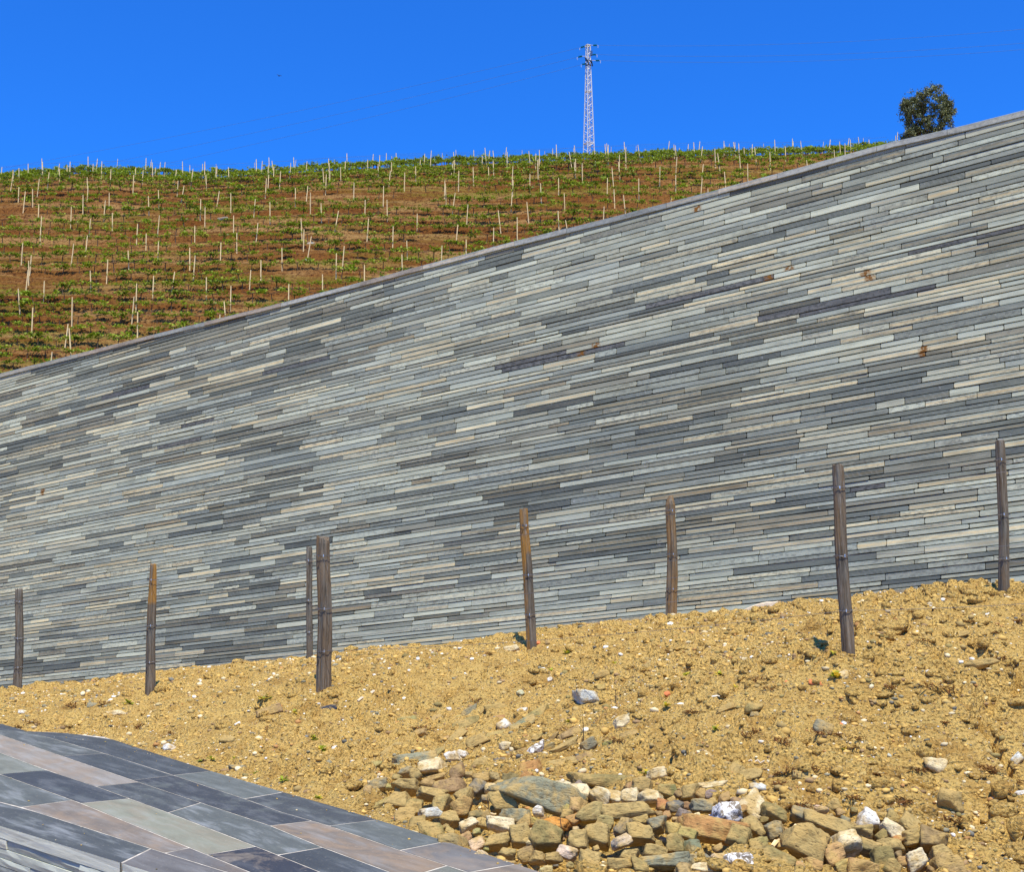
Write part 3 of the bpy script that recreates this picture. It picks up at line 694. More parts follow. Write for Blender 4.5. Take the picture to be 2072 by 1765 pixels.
# ================================================================ lattice tower, its insulators and cables
def build_tower():
    D = 134.0; top = at(1190, 91, D); bz = float(hill(top.x, D)) - .2; H = top.z - bz
    root = empty('lattice_tower', (top.x, D, bz)); tag(root, 'white lattice power tower rising behind the vine rows on the skyline', 'power tower')
    rot = R(28)
    def half(z): t = z/H; return (.60*(1-t) + .235*t) if z < H*.86 else .235 + (.60-.235)*(1-.86)*0 + .05*0
    def half(z): t = min(z/H/.87, 1); return .47*(1-t) + .18*t
    def cr(i, z):
        a = rot + math.pi/4 + i*math.pi/2; r = half(z)*math.sqrt(2); return Vector((r*math.cos(a), r*math.sin(a), z))
    for i in range(4):
        mb = MB(); mb.tube([cr(i, 0), cr(i, H*.87), cr(i, H)], [.055, .05, .045], 4); mb.build('leg', M_steel, root)
    zs = [0]; 
    while zs[-1] < H - .3: zs.append(zs[-1] + max(.42, half(zs[-1])*1.25))
    for f in range(4):
        mb = MB()
        for j in range(len(zs)-1):
            a, b = (f, (f+1) % 4) if j % 2 == 0 else ((f+1) % 4, f)
            mb.tube([cr(a, zs[j]), cr(b, min(zs[j+1], H))], .024, 4)
        mb.build('brace', M_steel, root)
    for zf in (.20, .62):
        mb = MB(); z = H*zf
        for i in range(4): mb.tube([cr(i, z), cr((i+1) % 4, z)], .045, 4)
        mb.tube([cr(0, z), cr(2, z)], .03, 4); mb.tube([cr(1, z), cr(3, z)], .03, 4); mb.build('ring', M_steel, root)
    mb = MB(); mb.box((0,0,H), (.52,.42,.07), Matrix.Rotation(rot, 3, 'Z')); mb.build('cap', M_steel, root)
    mb = MB(); u = .0258*2
    for (x0,z0,x1,z1) in ((-.34,H-1.55,.05,H-2.3),(-.05,H-1.75,.40,H-2.2),(.28,H-1.8,.45,H-2.5),(-.32,H-2.45,.32,H-2.4),(-.36,H-1.5,-.25,H-1.95)):
        mb.tube([(x0,-.25,z0),((x0+x1)/2,-.32,(z0+z1)/2+.1),(x1,-.25,z1)], .06, 5)
    mb.build('crossarm', M_dark, root)
    mb = MB(); mb.box((.34,-.1,H-.95), (.24,.25,.50)); mb.build('switch_box', simple('blue_box', (.02,.08,.22), .6, 0, .1, 4), root)
    ins = []
    for (px, py, dirx, dy) in ((1179,94.5,-1,-.25),(1174,114,-1,-.25),(1204,91,1,.03),(1202,110,1,.03),(1209,122,1,.02),(1182,129,-1,-.25)):
        p = at(px, py, D) - Vector(root.location); q = p + Vector((dirx*.22, -.0, dy*.22)); o_ = p - Vector((dirx*.22, 0, dy*.22))
        mb = MB(); n = 7
        for j in range(n):
            t = (j+.5)/n; c = o_.lerp(q, t); a = (q-o_).normalized()
            mb.tube([c - a*.028, c, c + a*.028], [.05, .13, .05], 8)
        mb.build('insulator', M_glass, root)
        fx = max(-.17, min(.17, o_.x)); mb = MB(); mb.tube([(fx, -.15, o_.z - dirx*dy*.3), o_], .022, 4); mb.tube([q, q + Vector((dirx*.12, 0, dy*.12)), q + Vector((dirx*.10, 0, -.30))], .022, 4)
        mb.build('clamp', M_steel, root); ins.append(Vector(root.location) + q + Vector((dirx*.2, 0, dy*.2)))
    ends = [(ins[0], (-400,405), 'topmost cable running left and down from the tower', 175),(ins[1], (-400,440), 'middle cable running left and down from the tower', 175),(ins[5], (-400,472), 'lowest cable running left and down from the tower', 175),
            (ins[2], (2400,22), 'topmost cable running right from the tower across the sky', 118),(ins[3], (2400,54), 'middle cable running right from the tower across the sky', 118),(ins[4], (2400,67), 'lowest cable running right from the tower across the sky', 118)]
    for a, (px, py), lab, De in ends:
        b = at(px, py, De); mb = MB(); pts = []
        for j in range(25):
            t = j/24; p = a.lerp(b, t); p.z -= 1.3*4*t*(1-t)*.9; pts.append(p)
        mb.tube(pts, .013, 4); o = mb.build('power_cable', M_line); tag(o, lab, 'cable', 'power cables')
build_tower()

# ================================================================ tree on the crest
def build_tree():
    D = 108.0; p0 = at(1878, 262, D); gzv = float(hill(p0.x, D)) - .2
    root = empty('oak_tree', (p0.x, D, gzv)); tag(root, 'round dark grey-green tree showing above the wall coping at right', 'tree')
    mpp = D/F; r = np.random.RandomState(3); base = Vector(root.location)
    mb = MB(); topm = at(1878, 225, D) - base
    mb.tube([(0,0,-.3),(.1,0,1.2),(0,0,2.0)], [.22,.17,.13], 8); mb.build('trunk', M_bark, root)
    for k in range(9):
        a = r.uniform(0, 2*math.pi); L = r.uniform(1.2, 2.0); mb = MB(); z0 = r.uniform(.8, 2); z1 = topm.z + r.uniform(-.8, 1.2)
        mb.tube([(0,0,z0),(math.cos(a)*L*.5,math.sin(a)*L*.5,(z0+z1)/2),(math.cos(a)*L,math.sin(a)*L,z1)], [.08,.055,.02], 5); mb.build('branch', M_bark, root)
    blobs = [(1850,205,24),(1838,222,20),(1845,240,22),(1868,200,14),(1885,196,20),(1905,205,22),(1918,225,16),(1912,240,18),(1890,225,22),(1870,245,20),(1862,222,13),(1850,262,19),(1880,262,22),(1905,262,16),(1835,208,12),(1915,215,12),(1865,275,22),(1895,278,18),(1838,275,11)]
    cen = []; cl = []
    for (px, py, rr) in blobs:
        c = np.array(at(px, py, D) - base); rad = rr*mpp; y0 = r.uniform(-1.0, 1.0)*1.1
        for yy in (y0, -y0*.8):
            c2 = c + np.array([0, yy, 0]); k = 13
            sub = c2 + (lambda d: d/np.linalg.norm(d, axis=1)[:,None])(r.normal(size=(k, 3)))*rad*r.uniform(.35, 1.0, k)[:,None]
            for q in sub:
                n = r.randint(45, 75); cen.append(q + r.normal(size=(n, 3))*.125); t = r.uniform(0, 1, n)[:,None]
                cl.append((np.array([[.060,.075,.020]])*(1-t) + np.array([[.24,.26,.10]])*t)*r.uniform(.75,1.25) + (r.uniform(0,1,(n,1)) > .86)*np.array([[.14,.16,.13]]))
    cen = np.vstack(cen); cl = np.vstack(cl); V, Fc, cc = leaf_quads(r, cen, .062, cl, .2)
    me = npmesh('crown', V, Fc, col=np.hstack([cc, np.ones((len(cc), 1))])); link('crown', me, [M_oleaf], root); print('tree leaves', len(Fc))
build_tree()
# bird
def build_bird():
    p = at(565, 153, 75.0); mb = MB(); s = .17
    V = [(-1.0,.1,.28),(-.5,.25,.36),(-.12,.22,.05),(-.12,-.15,.05),(-.5,-.05,.34)]
    mb.tube([(-.05,.45,.02),(0,.2,.0),(0,-.1,-.02),(0,-.4,-.04),(.0,-.6,-.05)], [.04,.12,.14,.08,.03], 7)
    for sx in (-1, 1):
        P = [(sx*abs(x), y, z) for x, y, z in V]; Q = [(x, y, z-.03) for x, y, z in P]
        mb.add(P+Q, [(0,1,2,3,4),(9,8,7,6,5)] + [(i, (i+1) % 5, 5+(i+1) % 5, 5+i) for i in range(5)])
    o = mb.build('bird', simple('bird_feathers', (.02,.03,.05), .8)); o.location = p; o.scale = (s*1.05,)*3; o.rotation_euler = (R(-8), R(6), R(25)); tag(o, 'small dark bird gliding high in the blue sky at left', 'bird')
build_bird()

# ================================================================ flagged platform
def build_platform():
    def r5(x, y): return (x/2.072*.69112, (2050+y/2.072)*.69112)
    def r6(x, y): return ((900+x/1.8836)*.69112, (2000+y/1.8836)*.69112)
    W = lambda p: atz(p[0], p[1], HZ)
    root = empty('slate_platform', W(r5(1000, 600))); tag(root, 'low platform paved with large slate flags, at bottom left', 'platform'); inv = -Vector(root.location)
    def line(pts):   # extend both ways
        P = [W(p) for p in pts]; d0 = (P[0]-P[1]).normalized(); d1 = (P[-1]-P[-2]).normalized(); return [P[0]+d0*7, *P, P[-1]+d1*2.2]
    edge = [PE[0]+leftd*6, *PE, PE[-1]+dfar*2.2]
    Ja = line([r5(510,290),r5(700,345),r5(1050,458),r5(1480,600),r5(1700,680),r6(120,790),r6(510,925),r6(880,1044)])
    Jb = line([r5(110,250),r5(370,340),r5(840,500),r5(1640,765),r6(68,903),r6(440,1040)])
    Jc = line([r5(0,320),r5(290,430),r5(580,525),r5(1020,685),r5(1640,925),r5(1900,1030)])
    Jd = line([r5(0,452),r5(260,545),r5(490,628),r5(1130,890),r5(1510,1044)])
    Je = line([r5(0,620),r5(130,652),r5(1000,930),r5(1370,1044)])
    Nr = [PNr[0]-dnear*8, *PNr, PNr[-1]+dnear*2.6]
    # Ja starts on the far edge
    def at_t(L, q):      # parameter along polyline nearest q
        best = None; acc = 0
        for a, b in zip(L, L[1:]):
            ab = b-a; l = ab.length; t = max(0, min(1, (q-a).dot(ab)/(l*l))); d = (a+ab*t-q).length
            if best is None or d < best[0]: best = (d, acc+t*l)
            acc += l
        return best[1]
    def pt(L, t):
        acc = 0
        for a, b in zip(L, L[1:]):
            l = (b-a).length
            if t <= acc+l or b is L[-1]: return a+(b-a)*((t-acc)/l)
            acc += l
    NAVY=(.085,.097,.098); DK=(.112,.124,.115); MIDB=(.15,.165,.145); GR=(.22,.23,.18); LG=(.27,.275,.20); BE=(.29,.265,.22); BR=(.22,.19,.15); PU=(.175,.17,.155)
    # strip: (upper line, lower line, [(break upper, break lower)], [(colour, brown, dark, light)])
    strips = [
     (edge, Ja, [(r5(1310,430),r5(1055,458)),(r5(1720,560),r5(1490,600)),(r6(300,765),r6(120,790)),(r6(730,880),r6(510,925)),(r6(1080,1010),r6(800,1060))],
      [(NAVY,0,.3,.25),(MIDB,0,.1,.3),(DK,0,.5,.4),(MIDB,.0,.2,.5),(PU,.45,0,.2),(BR,.5,0,.2)]),
     (Ja, Jb, [(r5(640,325),r5(380,340)),(r5(1050,458),r5(820,487)),(r5(1870,737),r5(1640,765)),(r6(760,1010),r6(560,1075))],
      [(MIDB,.0,.4,.6),(NAVY,0,.2,.3),(DK,0,.7,.4),(BR,1.0,.1,.5),(GR,.3,.3,.3)]),
     (Jb, Jc, [(r5(840,500),r5(580,527)),(r5(1215,625),r5(1020,685)),(r5(1960,895),r5(1690,942))],
      [(BE,.5,0,.5),(DK,0,.5,.35),(MIDB,0,.2,.9),(NAVY,0,.3,.4)]),
     (Jc, Jd, [(r5(275,428),r5(0,452)),(r5(780,600),r5(490,628)),(r5(1560,890),r5(1280,937))],
      [(GR,0,.1,.5),(NAVY,0,.5,.3),(LG,.3,0,.4),(BR,1.0,1.0,.2)]),
     (Jd, Je, [(r5(430,610),r5(130,652)),(r5(1155,897),r5(1000,930))],
      [(MIDB,0,.2,.7),(BR,.6,0,.6),(PU,.5,.3,.2)]),
     (Je, Nr, [(r5(900,905),r5(730,992))], [(DK,0,.3,.9),(PU,.1,.2,.3)])]
    dn_ = Vector((dnear.y, -dnear.x, 0)); dn_ = -dn_ if dn_.y > 0 else dn_
    V = []; Fc = []; UV = []; CC = []; EX = []; rw = random.Random(4)
    for up, lo, brk, cols in strips:
        tu = [0.02]+[at_t(up, W(b[0])) for b in brk]+[sum((b-a).length for a, b in zip(up, up[1:]))]
        tl = [0.02]+[at_t(lo, W(b[1])) for b in brk]+[sum((b-a).length for a, b in zip(lo, lo[1:]))]
        for i in range(len(brk)+1):
            n = 12; g_ = .010; A = [pt(up, tu[i]+g_+(tu[i+1]-tu[i]-2*g_)*j/n) for j in range(n+1)]; B = [pt(lo, tl[i]+g_+(tl[i+1]-tl[i]-2*g_)*j/n) for j in range(n+1)]
            ring = []; c, br, dk, lt = cols[min(i, len(cols)-1)]; dzz = rw.uniform(-.0006, .0010); ou = rw.uniform(0, 50); ln = 0
            ue = .0 if up is edge else .0052; le = 0 if lo is Nr else .0052
            b0 = len(V)
            for j in range(n+1):
                wd = (B[j]-A[j]); wl = max(wd.length, 1e-4); wn = wd/wl
                if j: ln += (A[j]-A[j-1]).length
                for q, (pp, vv) in enumerate(((A[j]+wn*min(ue, wl*.4), 0), (B[j]-wn*min(le, wl*.4), wl))):
                    for zt in (0, -.068):
                        V.append(tuple(pp + Vector((0,0,dzz+zt)) + inv)); UV.append((ou+ln, ou*.7+vv)); CC.append((*c,1)); EX.append((br,dk,lt,1))
            for j in range(n):
                a = b0+j*4; b = a+4
                Fc += [(a, a+2, b+2, b), (a+1, b+1, b+3, a+3), (a, b, b+1, a+1)]
                if lo is not Nr: Fc.append((a+2, a+3, b+3, b+2))
            if lo is Nr:   # sawn pale front edge of the cap, chipped
                e0 = len(V)
                for j in range(n+1):
                    for zt in (0, -.034, -.068):
                        V.append(tuple(B[j] + Vector((0,0,dzz+zt)) + inv + dn_*(0 if zt == 0 else rw.uniform(-.004,.003)))); UV.append((ou*3+ln*j/n*2, zt*8+j*.01)); CC.append((.80,.80,.62,1)); EX.append((0,.12,.8,1))
                for j in range(n):
                    for q in (0, 1): a = e0+j*3+q; Fc.append((a, a+1, a+4, a+3))
            Fc += [(b0, b0+1, b0+3, b0+2), (b0+n*4, b0+n*4+2, b0+n*4+3, b0+n*4+1)]
    # note: flags are real 6.8 cm slabs, their joints real gaps
    def fin(name, V, Fc, UV, CC, EX, mat):
        me = bpy.data.meshes.new(name); me.from_pydata(V, [], Fc); me.update(); li = np.zeros(len(me.loops), np.int32); me.loops.foreach_get('vertex_index', li)
        u = me.uv_layers.new(name='uv'); u.data.foreach_set('uv', np.asarray(UV, np.float32)[li].ravel())
        for nm, arr in (('col', CC), ('ext', EX)):
            a = me.color_attributes.new(nm, 'FLOAT_COLOR', 'POINT'); a.data.foreach_set('color', np.asarray(arr, np.float32).ravel())
        bm = bmesh.new(); bm.from_mesh(me); bmesh.ops.recalc_face_normals(bm, faces=bm.faces); bm.to_mesh(me); bm.free()
        return link(name, me, [mat], root)
    fin('paving', V, Fc, UV, CC, EX, M_flag)
    # pale mortar bed filling the joints just under the flag surface
    P = [Vector((p[0], p[1], HZ-.0016)) + inv for p in POLY]; n = len(P)
    cx = sum((p for p in P), Vector())/n; P = [p + (cx-p).normalized()*.02 for p in P]
    mb = MB(); mb.add(P + [p - Vector((0,0,.055)) for p in P], [tuple(range(n)), tuple(reversed(range(n, 2*n)))] + [(i, n+i, n+(i+1) % n, (i+1) % n) for i in range(n)]); mb.build('mortar', M_mortar, root)
    # stacked slate courses under the near edge
    V = []; Fc = []; UV = []; CC = []; EX = []; outn = Vector((dnear.y, -dnear.x, 0))
    if outn.y > 0: outn = -outn
    base = PNr[0]; T0, T1 = -8, 4.5; z = HZ-.070
    while z > -.7:
        h_ = rw.choice((.045,.055,.065)); t = T0
        while t < T1:
            L = rw.uniform(.35, 1.0); b0 = len(V); o_ = rw.uniform(-.008, .003); c = rw.choice([(.62,.64,.50),(.48,.50,.40),(.72,.72,.56),(.38,.40,.34),(.85,.82,.62)]); ex = (0, rw.random()*.35, .6, 1); m_ = 7
            for j in range(m_):
                tt = t+.003+(L-.006)*j/(m_-1)
                for zz, oo in ((z-.002, o_-.004+rw.uniform(-.003,.003)), (z-h_*.5, o_+rw.uniform(-.003,.003)), (z-h_+.002, o_-.004), (z-h_+.002, -.3), (z-.002, -.3)):
                    p = base + dnear*tt + outn*oo; V.append((p.x+inv.x, p.y+inv.y, zz+inv.z)); UV.append((tt*2, zz*6)); CC.append((*c,1)); EX.append(ex)
            for j in range(m_-1):
                for q in range(5): q2 = (q+1) % 5; Fc.append((b0+j*5+q, b0+(j+1)*5+q, b0+(j+1)*5+q2, b0+j*5+q2))
            Fc.append(tuple(b0+q for q in range(5))); Fc.append(tuple(b0+(m_-1)*5+q for q in range(5)))
            t += L
        z -= h_
    fin('plinth', V, Fc, UV, CC, EX, M_flag)
build_platform()

# ================================================================ fence posts, ties and trellis wires
def build_post(i, p):
    pxt, pyt, pxb, pyb, D, wd, warm, lab, row = p
    b = at(pxb, pyb, D); t = at(pxt, pyt, D); g_ = float(gz(b.x, b.y)); b = Vector((b.x, D, g_)); axis_ = t - b; H = axis_.length; r = random.Random(100+i)
    root = empty('fence_post', b); tag(root, lab, 'fence post', 'fence posts on the earth bank')
    root.rotation_euler = Vector((0,0,1)).rotation_difference(axis_.normalized()).to_euler()
    nr = 34; ns = 20; V = []; rot = r.uniform(.2, .9); zz = -.25
    for k in range(nr+1):
        z = -.25 + (H+.25)*k/nr; f = 1.04 - .10*max(0, z)/H; 
        if i == 1: f = 1.08 - .38*max(0, z/H)**1.5
        if k == nr: f *= .93
        if i == 5 and k >= nr-1: f *= .8 if k == nr-1 else .45
        for j in range(ns):
            a = 2*math.pi*j/ns; sq = 1/max(abs(math.cos(a)), abs(math.sin(a)))**.62
            rad = wd/2*sq*.93*f
            nn = float(vn2(np.array([j*.9 + i*31.0]), np.array([z*1.6+i]), 5)[0]) if False else 0
            V.append([rad*math.cos(a+rot), rad*math.sin(a+rot), z])
    V = np.array(V); ang = np.arctan2(V[:,1], V[:,0]); u = np.cos(ang)*2.2+i*7; v_ = np.sin(ang)*2.2
    d1 = vn3(np.stack([u, v_, V[:,2]*2.2], -1), i)*.11 + vn3(np.stack([u*3, v_*3, V[:,2]*1.2], -1), i+9)*.12 + vn3(np.stack([u*2, v_*2, V[:,2]*14], -1), i+19)*.025
    V[:,:2] *= (1+d1)[:,None]; V[:,0] += wd*.16*vn2(V[:,2]*1.5+i*5, V[:,2]*0, 3)
    V[-ns:,2] += np.array([r.uniform(-.012,.016) for _ in range(ns)])
    if i == 3: V[-ns:,2] += .02*np.sin(ang[-ns:]*2)
    Fc = [(k*ns+j, k*ns+(j+1) % ns, (k+1)*ns+(j+1) % ns, (k+1)*ns+j) for k in range(nr) for j in range(ns)]
    me = bpy.data.meshes.new('timber'); me.from_pydata(V.tolist(), [], Fc+[tuple(range(nr*ns, nr*ns+ns))]); me.update()
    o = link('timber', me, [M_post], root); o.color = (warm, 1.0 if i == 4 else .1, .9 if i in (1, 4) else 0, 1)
    ties = []
    for q, fr in enumerate((.12, .48, .765)):
        z = H*(1-fr); rr = wd/2*1.17; mb = MB(); pts = []
        for j in range(17):
            a = 2*math.pi*j/16; x_ = wd*.16*float(vn2(np.array([z*1.5+i*5]), np.array([0.]), 3)[0]); sq = 1/max(abs(math.cos(a-rot)), abs(math.sin(a-rot)))**.62
            pts.append((x_+rr*.98*sq*math.cos(a), rr*.98*sq*math.sin(a), z + .006*math.sin(a*2+q)))
        mb.tube(pts, .0024, 5, cap=False); mb.tube([(-wd*.30,-rr*1.12,z-.012),(-wd*.36,-rr*1.16,z+.004),(-wd*.28,-rr*1.12,z+.012)], .006, 5)
        mb.build('wire_tie', M_wire, root)
        mb = MB(); x_ = wd*r.uniform(-.05,.18); mb.box((x_, -rr*1.12, z), (.006,.005,.022)); mb.build('staple', M_bright, root)
        ties.append(b + axis_.normalized()*z + Vector((0, -wd*.62, 0)))
    return root, ties
T = {}
for i, p in enumerate(POSTS): T.setdefault(p[8], []).append(build_post(i, p))
HN = ('top', 'middle', 'lower')
RN = {'A': 'nearest row of fence posts', 'B': 'middle row of fence posts', 'C': 'rearmost row of fence posts by the wall'}
for row, L in T.items():
    L.sort(key=lambda q: q[0].location.x)
    for q in range(3):
        P = [l[1][q] for l in L]; d0 = (P[0]-P[1]).normalized(); d1 = (P[-1]-P[-2]).normalized(); P = [P[0]+d0*(4 if row != 'B' else 1.5)] + P + [P[-1]+d1*(3.0 if row == 'A' else .25)]
        if row == 'C': P = P[1:-1]
        mb = MB(); pts = []
        for a, b in zip(P, P[1:]):
            for j in range(8): t = j/8; c = a.lerp(b, t); c.z -= .05*4*t*(1-t); pts.append(c)
        pts.append(P[-1]); mb.tube(pts, .0017, 4)
        tag(mb.build('trellis_wire', M_wire), f'{HN[q]} thin steel wire strung along the {RN[row]}', 'wire', 'wires between the fence posts')

# ================================================================ stones
Rt = Vector((1,0,0)); Up = Vector((0,-SP,CP)); Fw = Vector((0,CP,SP))
def place_rock(px, py, w_, h_, ang, col, seed, mat=None, slab=False, name='stone', lift=.12, shape=None, rough=1.0, hero=False):
    p = hit(px, py + h_*.15)
    if p is None: return None
    D = (p-Vector((0,0,CZ))).dot(Fw); k = D/F; a = max(w_*k/2, .008); b = max(h_*k/2, .006); c = (a*.4+b*.6)*(.6 if slab else 1.0); c = min(c, b*1.5)
    base, fc = (ICO4, IF4) if w_ > 30 else (ICO3, IF3)
    V = (shape if shape is not None else rock_shape(base, seed, 7 if slab else 9, rough=rough*1.25)) * np.array([a, b, c])*(1.28 if w_ > 22 else 1.15)
    me = npmesh(name, V, fc, 3)
    th = R(ang); n = bnorm(p.x, p.y)
    # rock frame: long axis across the picture at the given angle, short axis leaning back with the slope
    z_ = (-Fw*.72 + n*.6).normalized(); x_ = (Rt*math.cos(th) + Up*math.sin(th)); x_ = (x_ - z_*x_.dot(z_)).normalized(); y_ = z_.cross(x_)
    Mx = Matrix((x_, y_, z_)).transposed().to_4x4(); q = p + n*(c*(lift+.16*float(heapmask(np.array([p.x]), np.array([p.y]))[0]))*2.2)
    o = link(name, me, [mat or M_rock]); o.matrix_world = Matrix.Translation(q) @ Mx; o.color = (*col, 1)
    return o
TAN=(.45,.320,.115); OL=(.29,.225,.080); GY=(.27,.245,.15); DG=(.19,.18,.14); PL=(.78,.64,.36); WH=(.90,.85,.70); BRN=(.34,.22,.10); OR=(.56,.25,.05); BG=(.66,.66,.54); BK=(.045,.055,.075); GG=(.29,.28,.17); RU=(.46,.24,.08)
CN = {TAN:'tan',OL:'olive brown',GY:'grey',DG:'dark grey',PL:'cream',WH:'white',BRN:'brown',OR:'orange',BG:'bluish grey',BK:'black',GG:'grey-green',RU:'rusty brown'}
def c6(x, y): return ((900+x/1.8836)*.69112, (2000+y/1.8836)*.69112), .69112/1.8836
def c7(x, y): return ((1998+x/2.072)*.69112, (1950+y/2.072)*.69112), .69112/2.072
def c5(x, y): return ((x/2.072)*.69112, (2050+y/2.072)*.69112), .69112/2.072
def c4(x, y): return ((1400+x/2.59)*.69112, (1400+y/2.59)*.69112), .69112/2.59
def c8(x, y): return ((2300+x/2.354)*.69112, (1250+y/2.354)*.69112), .69112/2.354
